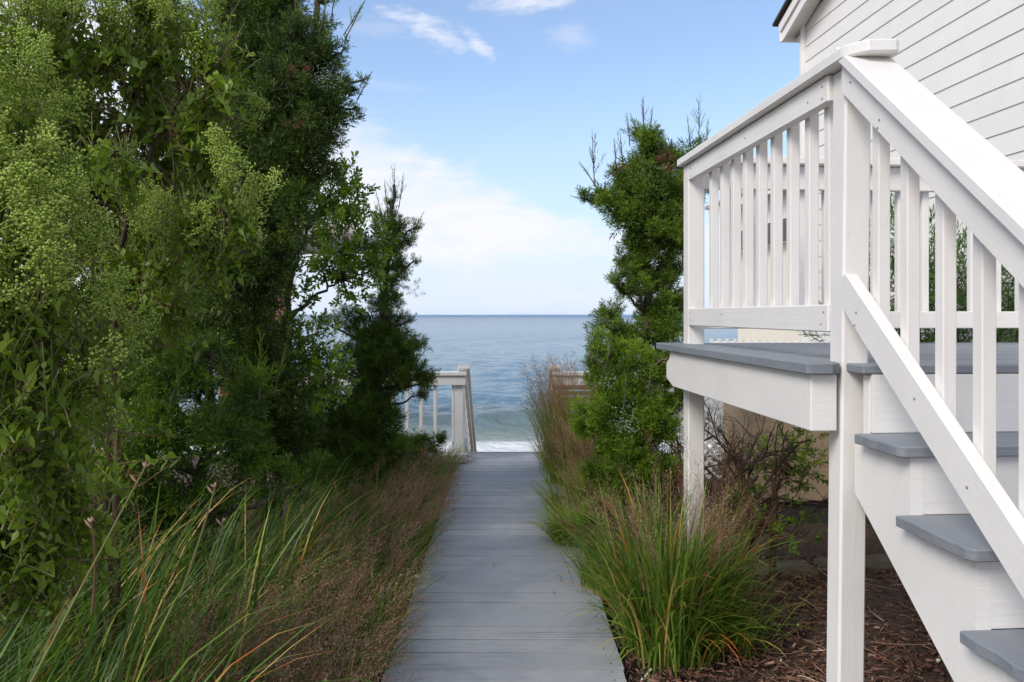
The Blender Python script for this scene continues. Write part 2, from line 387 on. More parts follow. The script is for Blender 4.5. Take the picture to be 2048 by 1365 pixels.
def sea():
    ys = np.concatenate((24.5*(1.0082**np.arange(0, 342)), 400*(1.045**np.arange(1, 50)), [4500, 8000, 14000, 30000])); t = np.concatenate((np.linspace(-.95, -.32, 22), np.linspace(-.30, .20, 215), np.linspace(.22, .95, 24)))
    Y, T = np.meshgrid(ys, t, indexing='ij'); X = T*Y*1.0
    Z = np.zeros_like(X); sp = np.gradient(ys)[:, None]*np.ones_like(X); r = np.random.default_rng(3)
    gust = .75+.35*np.sin(X*.05+1)*np.sin(Y*.043+X*.02)
    for i in range(46):
        lam = .45*(14**(i/45)); a = r.normal()*.55; kx, ky = math.sin(a)*2*np.pi/lam, math.cos(a)*2*np.pi/lam
        amp = .0135*lam**.40*r.uniform(.6, 1.3); fade = np.clip((lam/sp-2.2)/2.5, 0, 1)
        ph = kx*X+ky*Y+r.uniform(0, 6.28)+.6*np.sin(X*.13*r.uniform(.5, 2)+Y*.07); Z += gust*amp*fade*(np.sin(ph)+.28*np.cos(2*ph))
    near = np.clip((Y-28)/8, .10, 1); Z *= near
    crest = 33.4+.5*np.sin(X*.22+.5)+.25*np.sin(X*.7); dy = Y-crest          # swell about to break
    amp = .62*(.75+.25*np.sin(X*.31+1.1))
    Z += amp*np.where(dy < 0, np.exp(-(dy/1.15)**2), np.exp(-(dy/2.8)**2))
    Z += .16*np.exp(-((Y-46-.8*np.sin(X*.2))/2.2)**2)+.05*np.exp(-((Y-28.2-.3*np.sin(X*.9))/.5)**2)
    V = np.stack((X, Y, Z+SEA), -1).reshape(-1, 3); idx = np.arange(X.size).reshape(X.shape)
    q = np.stack((idx[:-1, :-1], idx[:-1, 1:], idx[1:, 1:], idx[1:, :-1]), -1).reshape(-1, 4)
    o = mesh_np('sea', V, q, sea_mat(), smooth_=True); o['kind'] = 'structure'
sea()
def far_land():
    xs = np.linspace(-9000, 9000, 120); top = 12+14*np.abs(np.sin(xs*.0011+1))+5*np.sin(xs*.006)+3*np.sin(xs*.017)
    top *= np.clip((xs+3500)/4000, .15, 1)
    V = []; 
    for x_, h in zip(xs, top): V += [(x_, 19000, SEA-2), (x_, 19400, SEA+h*1.2), (x_, 20500, SEA-2)]
    T = []
    for i in range(len(xs)-1):
        a = i*3; T += [(a, a+3, a+4, a+1), (a+1, a+4, a+5, a+2)]
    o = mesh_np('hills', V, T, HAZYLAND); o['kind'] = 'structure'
far_land()

# ------------------------------------------------------------------ boardwalk
walk = tag(empty('boardwalk', (0, 0, 0)), kind='structure')
def boardwalk():
    r = random.Random(5); y = .9; i = 0
    meshes = {}
    while y < 9.22:
        w = r.choice((.138, .150, .164)); gap = r.choice((.006, .008, .010, .013))
        if y+w > 9.27: w = 9.27-y
        x0, x1 = -.555+r.uniform(-.006, .006), .518+r.uniform(-.008, .008)
        k = (round(w, 3))
        if k not in meshes: meshes[k] = [box_mesh(1.073, w, .032, .002, 'path%d' % j) for j in range(2)]
        o = link('plank', meshes[k][i % 2], PATH, walk); o.location = ((x0+x1)/2, y+w/2, -.0165+r.uniform(-.0014, .0014)); o.rotation_euler = (r.uniform(-.004, .004), r.uniform(-.0015, .0015), r.uniform(-.0025, .0025))
        y += w+gap; i += 1
    for x in (-.50, 0, .46): board('joist', (x, .9, -.075), (x, 9.24, -.075), .038, .08, flat('joist_wood', (.08, .06, .05)) if x < -.4 else bpy.data.materials['joist_wood'], walk)
    board('end_board', (-.555, 9.295, -.09), (.518, 9.295, -.09), .04, .18, PATH, walk)
boardwalk()

# ------------------------------------------------------------------ raised deck with stairs (local frame: x = away from the path, y = along the house)
DECK = 1.445
porch = tag(empty('raised_deck', (1.246, 0, 0), R(4.06)), 'white railed wooden deck with grey floor and grey stair treads beside the boardwalk', 'deck')
def build_porch():
    b0, b1 = 2.53, 4.40
    # floor boards run across, away from the path
    y = b0-.075; k = 0
    while y < b1-.02:
        w = min(.138, b1-y); o = box('floor_board', (.018, y, DECK-.028), (2.52, y+w, DECK-(.001 if k % 2 else 0)), GREYP, porch, .004); y += w+.005; k += 1
    edge = prism('edge_board', [(-.127, b0), (-.118, b0-.004), (-.042, b0-.004), (-.030, b0+.012), (-.008, b0+.022), (.012, b0+.10), (.012, b1), (-.127, b1)], DECK-.034, DECK+.002, GREYP, porch, 2, .004)
    # fascia with its rounded far end
    f = [(2.56, 1.227), (4.16, 1.227), (4.285, 1.262), (4.285, 1.335), (4.272, 1.352), (4.235, 1.366), (4.215, 1.385), (4.21, 1.410), (2.56, 1.410)]
    prism('fascia_board', f, -.100, -.013, WHITE, porch, 0, .003)
    board('fascia_board', (.048, 2.495, 1.317), (2.5, 2.495, 1.317), .04, .195, WHITE, porch)
    board('fascia_board', (.095, 4.37, 1.317), (2.5, 4.37, 1.317), .04, .195, WHITE, porch)
    for jy in (2.9, 3.3, 3.7, 4.05): board('joist', (.0, jy, 1.32), (2.5, jy, 1.32), .038, .185, WHITE, porch)
    # posts
    n = board('newel_post', (0.0455, 2.605, -.12), (0.0445, 2.605, 2.398), .089, .089, WHITE, porch, up=(0, 1, 0), bev=.007)
    for v in n.data.vertices:      # the post leans a little out at the top, towards the house
        zz = v.co.x
        v.co.y += .016*(zz/1.26)
    board('corner_post', (.0445, 4.265, -.12), (.0445, 4.265, 2.398), .089, .089, WHITE, porch, up=(0, 1, 0), bev=.006)
    board('corner_post', (2.44, 4.265, -.12), (2.44, 4.265, 2.398), .089, .089, WHITE, porch, up=(0, 1, 0), bev=.006)
    # ---- side railing along the path
    s = empty('side_railing'); s.parent = porch
    cap = [(-.03, 4.33), (-.03, 2.50), (-.022, 2.478), (.018, 2.425), (.105, 2.415), (.118, 2.43), (.118, 4.33)]
    prism('cap_rail', cap, 2.400, 2.440, WHITE, s, 2, .005)
    board('top_rail', (.019, 2.65, 2.353), (.019, 4.222, 2.353), .038, .089, WHITE, s)
    board('bottom_rail', (.019, 2.65, 1.588), (.019, 4.222, 1.588), .038, .092, WHITE, s)
    for yb in (4.0, 3.846, 3.695, 3.541, 3.386, 3.232, 3.077, 2.918, 2.762):
        board('baluster', (.060, yb-.019, 1.545), (.060+random.uniform(-.002, .002), yb-.019, 2.396), .038, .038, WHITE, s, up=(0, 1, 0), bev=.003)
    # ---- back railing
    bk = empty('back_railing'); bk.parent = porch
    board('cap_rail', (.120, 4.265, 2.420), (2.5, 4.265, 2.420), .14, .038, WHITE, bk)
    board('top_rail', (.09, 4.265, 2.335), (2.395, 4.265, 2.335), .038, .128, WHITE, bk)
    board('bottom_rail', (.09, 4.248, 1.572), (2.395, 4.248, 1.572), .038, .092, WHITE, bk)
    for i in range(16):
        xb = .235+i*.139
        board('baluster', (xb, 4.303, 1.535), (xb, 4.303, 2.392), .038, .038, WHITE, bk, up=(0, 1, 0), bev=.003)
    # ---- stairs
    zt = [1.235, 1.041, .832, .630, .425, .215]; yb = [2.455, 2.227, 1.946, 1.690, 1.430, 1.170]; yf = [2.200, 1.897, 1.640, 1.385, 1.125, .865]
    rr = random.Random(2)
    for i in range(6):
        # worn, chipped edges at the open end of every tread
        pts = [(-.013, yb[i]-.002)]
        for t in np.linspace(.12, .93, 9): pts.append((-.013+rr.uniform(-.0035, .0035), yb[i]+(yf[i]-yb[i])*t))
        pts += [(-.006, yf[i]+.006), (.004, yf[i])]
        pts += [(x_, yf[i]+rr.uniform(-.0015, .0015)) for x_ in np.linspace(.15, 1.0, 6)]+[(1.12, yf[i]), (1.12, yb[i]-.002)]
        mid = yb[i]-(yb[i]-yf[i])*.52
        o = prism('tread', pts, zt[i]-.030, zt[i], GREYP, porch, 2, .003)
        ztop = DECK-.029 if i == 0 else zt[i-1]-.031
        board('riser', (.032 if i else .048, yb[i]+.008, (zt[i]+ztop)/2+(.0 if i else 0)), (1.10, yb[i]+.008, (zt[i]+ztop)/2), .02, ztop-zt[i]-.001, WHITE, porch, bev=.001)
    st = [(2.53, zt[0]-.031)]
    for i in range(6):
        st += ([(yb[i]-.003, zt[i-1]-.031)] if i else [])+[(yb[i]-.003, zt[i]-.031)]
    st += [(.88, .184), (.88, .0)]
    # lower edge
    st += [(.88, -.05), (1.06, -.05), (2.53, 1.036)]
    prism('stringer', st, .030, .068, WHITE, porch, 0, 0)
    prism('stringer', st, 1.06, 1.098, WHITE, porch, 0, 0)
    # ---- stair railing: descends towards the camera
    r_ = empty('stair_railing'); r_.parent = porch
    k = .803
    def zl(z0, y): return z0+k*(y-2.512)
    ylow = .95; nrm = (0, -k, 1)
    th = math.cos(math.atan(k))
    board('cap_rail', (.047, ylow, zl(2.395, ylow)+.024), (.047, 2.553, zl(2.395, 2.553)-.012+.024), .148, .036, WHITE, r_, up=nrm, bev=.005)
    prism('top_rail', [(2.559, zl(2.275, 2.559)), (2.559, 2.397), (2.515, zl(2.389, 2.515)), (ylow, zl(2.389, ylow)), (ylow, zl(2.275, ylow))], 0.0, .038, WHITE, r_, 0, .002)
    k2 = .793
    def z2(z0, y): return z0+k2*(y-2.534)
    prism('bottom_rail', [(2.556, z2(1.606, 2.556)), (2.556, 1.715), (2.545, 1.728), (2.528, z2(1.736, 2.528)), (ylow, z2(1.736, ylow)), (ylow, z2(1.606, ylow))], -.002, .038, WHITE, r_, 0, .004)
    for i in range(9):
        y = [2.447, 2.294, 2.129, 1.975, 1.815, 1.66, 1.50, 1.345, 1.19][i]-.019
        board('baluster', (.060, y, z2(1.640, y)), (.060, y, zl(2.385, y)-.016), .038, .038, WHITE, r_, up=(0, 1, 0), bev=.003)
    board('lower_post', (.0445, .98, -.1), (.0445, .98, zl(2.38, .98)), .089, .089, WHITE, porch, up=(0, 1, 0), bev=.006)
build_porch()
def fixings():
    r = random.Random(4); steel = flat('nail_grey', (.30, .285, .26), .6, .3, 30, 0)
    me = bpy.data.meshes.new('nail_head'); a = [i*math.pi/4 for i in range(8)]
    me.from_pydata([(0, math.cos(t)*.0042, math.sin(t)*.0042) for t in a]+[(-.0016, math.cos(t)*.003, math.sin(t)*.003) for t in a], [], [tuple(range(8, 16))]+[(i, (i+1) % 8, 8+(i+1) % 8, 8+i) for i in range(8)]); me.materials.append(steel)
    for (y, z) in ((2.69, 2.37), (2.69, 2.33), (2.80, 2.345), (4.18, 2.37), (4.18, 2.33), (2.68, 1.61), (2.70, 1.565), (4.19, 1.61), (4.17, 1.57), (2.50, 2.33), (2.49, 2.36), (2.33, 2.17), (2.34, 2.15), (2.46, 1.61), (2.47, 1.57), (2.15, 1.37), (1.93, 1.18), (3.4, 2.35), (3.7, 1.60)):
        o = link('nail_head', me, steel, porch); o.location = (-.0025 if y < 2.56 and z < 2.1 else -.0006, y, z+r.uniform(-.004, .004))
    g = Geo(); a = np.arange(6)*np.pi/3
    for p in walk.children:
        if not p.name.startswith('plank'): continue
        for x in (-.50, .46):
            for dy in (-.04, .04):
                c = np.array((x+r.uniform(-.008, .008), p.location.y+dy+r.uniform(-.005, .005), .0012)); V = np.stack((c[0]+.0045*np.cos(a), c[1]+.0045*np.sin(a), np.full(6, c[2])), 1); g.add(V, [(0, 1, 2), (0, 2, 3), (0, 3, 4), (0, 4, 5)])
    g.build('screw_heads', flat('screw_dark', (.06, .055, .05), .6, .3, 30, 0), walk, 'stuff')
fixings()

# ------------------------------------------------------------------ white clapboard house on the right
house = tag(empty('clapboard_house', (1.246, 0, 0), R(4.06)), 'white clapboard house with a gabled roof edge behind the raised deck', 'house')
def build_house():
    a = 2.61; yc = 8.60; y0 = -2.0; c = .1655
    box('wall', (a+.03, y0, -.1), (a+6, yc-.02, 4.9), CREAM, house, 0)
    prism('gable', [(yc-.02, 4.9), (y0, 4.9), (y0, 8.5), (0, 7.95)], a+.03, a+6, CREAM, house, 0)
    box('foundation', (a+.005, y0, -.1), (a+.029, yc-.05, .42), BEIGE, house, .0)
    zb = 1.6+(630-117)/F*yc-c*24      # courses are counted down from one seen at the corner
    rr = random.Random(8)
    for i in range(62):
        z0 = zb+i*c
        if z0 < .40 : continue
        # the roof edge cuts the upper courses
        yend = yc-.045
        zmax = 4.86+(yc-yend)*.36
        if z0+c > zmax: yend = min(yend, yc-(z0+c-4.80)/.36)
        if yend < 3.2: break
        if z0 < 5.6 and i % 3 == 1: cuts = [y0, rr.uniform(2.5, 7.5), yend]
        elif i == 28: cuts = [y0, 5.75, yend]
        else: cuts = [y0, yend]
        for u, v in zip(cuts[:-1], cuts[1:]):
            u2 = u+(.0015 if u > y0 else 0); v2 = v-(.0015 if v < yend else 0)
            if v2-u2 < .1: continue
            V = [(a+.004, u2, z0), (a+.028, u2, z0), (a+.028, u2, z0+c+.02), (a+.0135, u2, z0+c+.02)]
            V += [(x_, v2, z_) for x_, _, z_ in V]
            Fc = [(0, 1, 2, 3), (4, 7, 6, 5), (0, 4, 5, 1), (1, 5, 6, 2), (2, 6, 7, 3), (3, 7, 4, 0)]
            me = bpy.data.meshes.new('clapboard'); me.from_pydata(V, [], Fc); link('clapboard', me, SIDING, house)
    board('corner_board', (a-.004, yc-.012, .3), (a-.004, yc-.012, 4.80), .06, .066, SIDING, house, up=(1, 0, 0))
    # eave box and rake boards; the roof rises towards the viewer
    z0 = 1.6+(630-62)/F*(yc-.05); m = .36
    box('soffit', (a-.03, yc+.022, z0), (a+5.9, yc+.14, z0+.04), SIDING, house, .002)
    box('eave_fascia', (a-.205, yc+.142, z0), (a+5.9, yc+.165, z0+.18), SIDING, house, .002)
    def rake(name, x0, x1, zlo, zhi, y1, mat):
        L = 9.0; prism(name, [(y1, z0+zlo), (y1, z0+zhi), (y1-L, z0+zhi+m*L), (y1-L, z0+zlo+m*L)], x0, x1, mat, house, 0)
    rake('rake_soffit', a-.16, a-.002, .05, .075, yc+.14, SIDING)
    rake('rake_board', a-.185, a-.162, -.0, .17, yc+.14, SIDING)
    rake('rake_trim', a-.209, a-.187, .10, .20, yc+.17, SIDING)
    rake('roof', a-.25, a+6, .205, .235, yc+.25, DARKROOF)
build_house()

# ------------------------------------------------------------------ neighbouring white house seen through the railing
def neighbour():
    h = tag(empty('white_neighbour_house', (6.0, 0, 0), R(4.06)), 'pale house with dark windows under an overhanging eave, seen through the deck railing', 'house')
    box('wall', (0.12, 12.0, -.3), (5, 17.1, 3.0), CREAM, h, 0)
    box('upper_wall', (-.02, 12.0, 2.92), (5, 17.5, 3.95), WHITE, h, 0)
    for i in range(6):
        y = 12.6+i*.80
        w = box('window', (-.035, y, 2.93), (-.021, y+.70, 3.33), GLASS, h, 0)
        box('mullion', (-.046, y+.33, 2.93), (-.036, y+.355, 3.33), BROWNW, w, 0).location = (-.006, 0, 0)
        box('sill', (-.046, y, 3.12), (-.037, y+.70, 3.14), BROWNW, w, 0).location = (-.006, 0, 0)
    box('roof', (-.35, 11.6, 3.95), (5.2, 17.9, 4.02), ROOFM, h, 0); box('eave_trim', (-.30, 11.8, 3.78), (-.26, 17.8, 3.94), WHITE, h, 0)
    t = tag(empty('picket_fence', (3.4, 13.5, 0)), 'low white picket fence beyond the deck floor, below the pale house', 'fence')
    board('rail', (0, 0, 1.13), (2.0, -.2, 1.13), .04, .05, WHITE, t)
    for i in range(15): box('picket', (i*.13, -.03-i*.013, .2), (i*.13+.05, -.01-i*.013, 1.2), WHITE, t, 0)
    # beige masonry under and behind the deck
    w = tag(empty('beige_wall', (1.246, 0, 0), R(4.06)), 'beige stucco wall corner standing in the shade behind the raised deck', 'wall')
    p = (1.17)
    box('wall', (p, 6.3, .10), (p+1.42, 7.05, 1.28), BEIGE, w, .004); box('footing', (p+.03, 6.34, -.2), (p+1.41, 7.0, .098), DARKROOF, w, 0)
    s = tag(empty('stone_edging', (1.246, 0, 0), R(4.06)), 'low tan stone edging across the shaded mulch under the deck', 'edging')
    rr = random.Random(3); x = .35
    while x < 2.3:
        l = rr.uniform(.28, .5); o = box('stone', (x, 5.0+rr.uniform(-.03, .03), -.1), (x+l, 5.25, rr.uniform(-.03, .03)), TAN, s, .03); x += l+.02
    # lattice behind the dead shrub
    l = tag(empty('lattice_panel', (0, 7.3, 0)), 'white diagonal lattice panel behind the dead brown shrub', 'lattice')
    x0, x1, z0, z1 = 1.50, 2.08, .1, 1.25
    board('frame', (x0, 0, z0), (x0, 0, z1), .03, .05, WHITE, l, up=(1, 0, 0)); board('frame', (x1, 0, z0), (x1, 0, z1), .03, .05, WHITE, l, up=(1, 0, 0))
    board('frame', (x0, 0, z1), (x1, 0, z1), .03, .05, WHITE, l)
    for sgn in (1, -1):
        for i in range(-8, 22):
            c_ = x0+i*.085
            pa, pb = [], []
            # clip the slat to the frame
            t0 = z0; t1 = z1
            def X(z): return c_+sgn*(z-z0)-(0 if sgn > 0 else -.0)
            zs = [z for z in np.linspace(z0, z1, 60) if x0 <= X(z) <= x1]
            if len(zs) < 4: continue
            board('slat', (X(zs[0]), .008*sgn, zs[0]), (X(zs[-1]), .008*sgn, zs[-1]), .006, .028, WHITE, l, up=(0, 0, 1), bev=0)
neighbour()

# ------------------------------------------------------------------ brick chimney and roof behind the left shrubs
def chimney():
    d = 12.0; x1 = (561-1018)/F*d; x0 = x1-.92; c = tag(empty('brick_chimney', (x0, d, 0)), 'red brick chimney glimpsed between the dark junipers on the left', 'chimney')
    w = x1-x0; H = 6.4
    box('core', (.012, .012, -.1), (w-.012, .60, H-.02), MORTAR, c, 0)
    bl, bh, g = .205, .062, .010
    me = box_mesh(bl, .10, bh, .003, 'brick'); n = 0; z = .0; row = 0; rest = Geo()
    while z < H-.05:
        off = 0 if row % 2 else -(bl+g)/2; x = off
        while x < w-.01:
            a_, b_ = max(x, 0), min(x+bl, w)
            if b_-a_ > .03:
                full = b_-a_ > bl-.002
                if n < 290 and z > .5:
                    m_ = me if full else box_mesh(b_-a_, .10, bh, .003, 'brick'); o = link('brick', m_, BRICK, c); o.location = ((a_+b_)/2, .05+random.uniform(-.003, .003), z+bh/2); n += 1
                else:
                    V = np.array([(i, j, k) for i in (a_, b_) for j in (0, .1) for k in (z, z+bh)]); rest.add(V, [(0, 1, 3), (0, 3, 2), (4, 6, 7), (4, 7, 5), (0, 4, 5), (0, 5, 1), (2, 3, 7), (2, 7, 6), (1, 5, 7), (1, 7, 3), (0, 2, 6), (0, 6, 4)])
            x += bl+g
        y = .11+(0 if row % 2 else .1)
        while y < .6:
            b_ = min(y+bl, .61); V = np.array([(i, j, k) for i in (w-.1, w) for j in (y, b_) for k in (z, z+bh)])
            rest.add(V, [(0, 1, 3), (0, 3, 2), (4, 6, 7), (4, 7, 5), (0, 4, 5), (0, 5, 1), (2, 3, 7), (2, 7, 6), (1, 5, 7), (1, 7, 3), (0, 2, 6), (0, 6, 4)]); y = b_+g
        z += bh+g; row += 1
    rest.build('side_brickwork', BRICK, c, 'stuff')
    box('cap', (-.04, -.04, H-.019), (w+.04, .65, H+.06), MORTAR, c, .01)
    h = tag(empty('beige_roofed_house', (0, 26, 0)), 'pale house with a low beige roof beyond the left shrubs', 'house')
    xr = (712-1018)/F*26; ze = 1.6+(630-478)/F*26
    prism('roof', [(xr-8.5, ze-.05), (xr-8.5, ze+.1), (xr-4.2, ze+1.35), (xr, ze+.32), (xr, ze+.2)], 0, 8, ROOFM, h, 1)
    box('wall', (xr-8, .4, -.3), (xr-4.6, 7.6, ze), CREAM, h, 0)
    prism('gable', [(xr-8, ze), (xr-4.6, ze), (xr-4.6, ze+1.1)], .4, .6, CREAM, h, 1)
chimney()

# ------------------------------------------------------------------ railings where the boardwalk meets the beach stairs
def beach_railing(side):
    lab = ('white wooden railing on the left of the boardwalk end, with balusters over the sea' if side < 0 else
           'white railing with brown slats on the right of the boardwalk end, half hidden by grass')
    t = tag(empty('beach_railing', (0, 8.62, 0)), lab, 'railing', 'white railings at the boardwalk end')
    sx = side; xe = .455 if side < 0 else .47
    x0 = sx*xe; x1 = sx*(2.9 if side < 0 else 2.0)
    def bx(name, a_, b_, y0, y1, z0, z1, mat=WHITE, parent=t, bev=.004):
        return box(name, (min(a_, b_), y0, z0), (max(a_, b_), y1, z1), mat, parent, bev)
    bx('cap_rail', x0, x1, -.07, .07, .945, .985)
    bx('top_rail', x0+sx*.012, x1, -.045, -.008, .84, .940)
    bx('post', x0+sx*.04, x0+sx*.13, .0, .09, -.6, .944)
    bx('post', x0+sx*.135, x0+sx*.165, .0, .03, .02, .944)
    bx('base_rail', x0+sx*.0, x1, -.10, .12, .025, .10)
    n = 12 if side < 0 else 0
    for i in range(n):
        xb = sx*(.80+.152*i); bx('baluster', xb-.018, xb+.018, .0, .036, .10, .943)
    if side > 0:
        for i in range(6, 9): bx('brown_slat', x0+sx*.05, x1, -.058+.0, -.046, .30+i*.062, .30+i*.062+.045, BROWNW)
    bx('end_post', x1-sx*.09, x1, .0, .09, -.6, .944)
    # stair rail going down to the beach
    s = .66; L = 2.2
    def sl(name, xa, xb, za, zb_, y0=.09, y1=L):
        o = prism(name, [(y0, za-s*(y0)), (y1, za-s*y1), (y1, zb_-s*y1), (y0, zb_-s*y0)], min(xa, xb), max(xa, xb), WHITE, t, 0, .003)
    sl('stair_cap_rail', x0-sx*.03, x0+sx*.10, 1.005, 1.045, -.02)
    sl('stair_top_rail', x0, x0+sx*.036, .90, 1.003, .093)
    sl('stair_bottom_rail', x0+sx*.0, x0+sx*.036, .22, .31, .093)
    sl('stair_stringer', x0+sx*.04, x0+sx*.08, -.28, -.02, .0, L)
    for i in range(9):
        y = .3+i*.21; bx('stair_baluster', x0+sx*.037, x0+sx*.073, y, y+.036, .24-s*y, .98-s*y)
    bx('lower_post', x0+sx*.0, x0+sx*.09, L, L+.09, -2.9, 1.05-s*L)
beach_railing(-1); beach_railing(1)

# ------------------------------------------------------------------ leaf templates
def tri_blade(p, d, L, w, side):
    """thin kite of two triangles"""
    m = p+d*L*.45; return [p, m+side*w, p+d*L, m-side*w]
def plume_template(seed, nside=9, nb=5, slim=1.0, up=.0):
    r = np.random.default_rng(seed); V, T, C = [], [], []
    def blade(p, d, L, w, c):
        s = unit(np.cross(d, r.normal(size=3))); n = len(V); V.extend([p-s*w, p+s*w, p+d*L]); T.append((n, n+1, n+2)); C.extend([c, c, c+.16])
    for i in range(nside):
        t = .08+.86*i/(nside-1); a = i*2.4+r.uniform(-.4, .4); ang = (1.05-.6*t)*slim
        p0 = np.array((0, 0, t*.8)); d = unit(np.array((math.cos(a)*math.sin(ang), math.sin(a)*math.sin(ang), math.cos(ang))))
        Ls = (.42*(1-.75*t)+.10)*(.8+.4*r.random())*slim
        for j in range(nb):
            u = (j+.5)/nb; dd = unit(d+r.normal(size=3)*.42); blade(p0+d*Ls*u, dd, .14+.06*r.random(), .024, -.22+.30*u+.16*t)
    for j in range(5): blade(np.array((0, 0, .55+.08*j)), unit(np.array((0, 0, 1.))+r.normal(size=3)*.30), .15, .022, .12)
    return np.array(V), np.array(T), np.array(C)
PLUME = [plume_template(s) for s in range(4)]
def shoot_template(seed):
    r = np.random.default_rng(seed); V, T, C = [], [], []
    def blade(p, d, L, w, c):
        s = unit(np.cross(d, r.normal(size=3))); n = len(V); V.extend([p-s*w, p+s*w, p+d*L]); T.append((n, n+1, n+2)); C.extend([c, c, c+.16])
    for i in range(26): blade(np.array((0, 0, i/27)), unit(np.array((r.normal()*.35, r.normal()*.35, 1))), .075, .014*(1.2-i/30), .05)
    for i in range(9):
        t = .02+.75*i/8; a = i*2.4+r.uniform(-.5, .5); ang = r.uniform(.35, .7); d = unit(np.array((math.cos(a)*math.sin(ang), math.sin(a)*math.sin(ang), math.cos(ang)))); Ls = (.34-.24*t)*r.uniform(.7, 1.2)
        for j in range(7): blade(np.array((0, 0, t))+d*Ls*j/7, unit(d+r.normal(size=3)*.25), .075, .012*(1.2-j/8), .02+.02*j)
    return np.array(V), np.array(T), np.array(C)
SHOOT = [shoot_template(20+s) for s in range(3)]
def leaf_shape(V, T, C, p, d, n, L, w, c, fold=.15, toothed=False):
    s = np.cross(d, n); i = len(V)
    if toothed:
        V += [p, p+d*L*.30+s*w*.30+n*fold*w*.3, p+d*L*.60+s*w*.50+n*fold*w, p+d*L*.74+s*w*.36+n*fold*w*.5, p+d*L, p+d*L*.74-s*w*.36+n*fold*w*.5, p+d*L*.60-s*w*.50+n*fold*w, p+d*L*.30-s*w*.30+n*fold*w*.3]
        T += [(i, i+1, i+7), (i+1, i+2, i+3), (i+1, i+3, i+5), (i+1, i+5, i+7), (i+7, i+5, i+6), (i+3, i+4, i+5)]; C += [c]*8
    else:
        V += [p, p+d*L*.42+s*w*.42+n*fold*w, p+d*L*.75+s*w*.5+n*fold*w, p+d*L-n*fold*w*.8, p+d*L*.75-s*w*.5+n*fold*w, p+d*L*.42-s*w*.42+n*fold*w]
        T += [(i, i+1, i+5), (i+1, i+2, i+4), (i+1, i+4, i+5), (i+2, i+3, i+4)]; C += [c]*6
def rosette_template(seed, n=13, L=.30, w=.115, spread=1.0, length=1.0):
    r = np.random.default_rng(seed); V, T, C = [], [], []
    for i in range(n):
        t = i/(n-1); a = i*2.4+r.uniform(-.3, .3); ang = (1.35-.95*t)*spread
        d = unit(np.array((math.cos(a)*math.sin(ang), math.sin(a)*math.sin(ang), math.cos(ang)))); up = np.array((0, 0, 1.)); s = unit(np.cross(d, up+r.normal(size=3)*.2)); nn = np.cross(s, d)
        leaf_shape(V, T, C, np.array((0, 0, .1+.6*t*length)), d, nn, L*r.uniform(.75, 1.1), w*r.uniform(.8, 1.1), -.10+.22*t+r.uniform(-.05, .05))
    i = len(V); V += [np.array((-.008, 0, 0)), np.array((.008, 0, 0)), np.array((0, 0, .8))]; T.append((i, i+1, i+2)); C += [-.3]*3
    return np.array(V), np.array(T), np.array(C)
ROS = [rosette_template(s) for s in range(4)]
def gs_leaf_template(seed, n=17):
    r = np.random.default_rng(seed); V, T, C = [], [], []
    for i in range(n):
        t = .78*i/(n-1); a = i*2.4+r.uniform(-.4, .4); ang = r.uniform(.65, 1.15)
        d = unit(np.array((math.cos(a)*math.sin(ang), math.sin(a)*math.sin(ang), math.cos(ang)))); s = unit(np.cross(d, np.array((0, 0, 1.))+r.normal(size=3)*.3)); nn = np.cross(s, d)
        L = r.uniform(.12, .175)*(1-.45*t); c = r.uniform(-.16, .14)
        leaf_shape(V, T, C, np.array((0, 0, t*.85)), d, nn, L, L*.52, c, .2, True)
    return np.array(V), np.array(T), np.array(C)
GSL_T = [gs_leaf_template(s) for s in range(4)]
def panicle_template(seed, nb=11, nf=13):
    r = np.random.default_rng(seed); V, T, C = [], [], []
    def floret(p, d, L, w, c):
        s = unit(np.cross(d, r.normal(size=3))); q = np.cross(s, d); i = len(V)
        V.extend([p, p+d*L+s*w, p+d*L-s*w*.5+q*w*.87, p+d*L-s*w*.5-q*w*.87]); T.extend([(i, i+1, i+2), (i, i+2, i+3), (i, i+3, i+1), (i+1, i+3, i+2)]); C.extend([c-.25]+[c+.05, c+.15, c+.1])
    for i in range(nb):
        t = i/(nb-1); a = i*2.4+r.uniform(-.4, .4); ang = .85-.65*t
        d = unit(np.array((math.cos(a)*math.sin(ang), math.sin(a)*math.sin(ang), math.cos(ang)))); p0 = np.array((0, 0, .55*t)); Lb = r.uniform(.38, .58)*(1-.3*t)
        s = unit(np.cross(d, r.normal(size=3))); k = len(V); V.extend([p0-s*.008, p0+s*.008, p0+d*Lb]); T.append((k, k+1, k+2)); C.extend([-.35]*3)
        for j in range(nf):
            u = .40+.60*(j+.5)/nf; pd = unit(d+r.normal(size=3)*.75); ll = r.uniform(.04, .11); b_ = p0+d*Lb*u
            k = len(V); V.extend([b_-s*.005, b_+s*.005, b_+pd*ll]); T.append((k, k+1, k+2)); C.extend([-.3]*3)
            floret(b_+pd*ll*.8, pd, .060, .022, r.uniform(-.15, .2))
    return np.array(V), np.array(T), np.array(C)
PAN = [panicle_template(40+s) for s in range(3)]
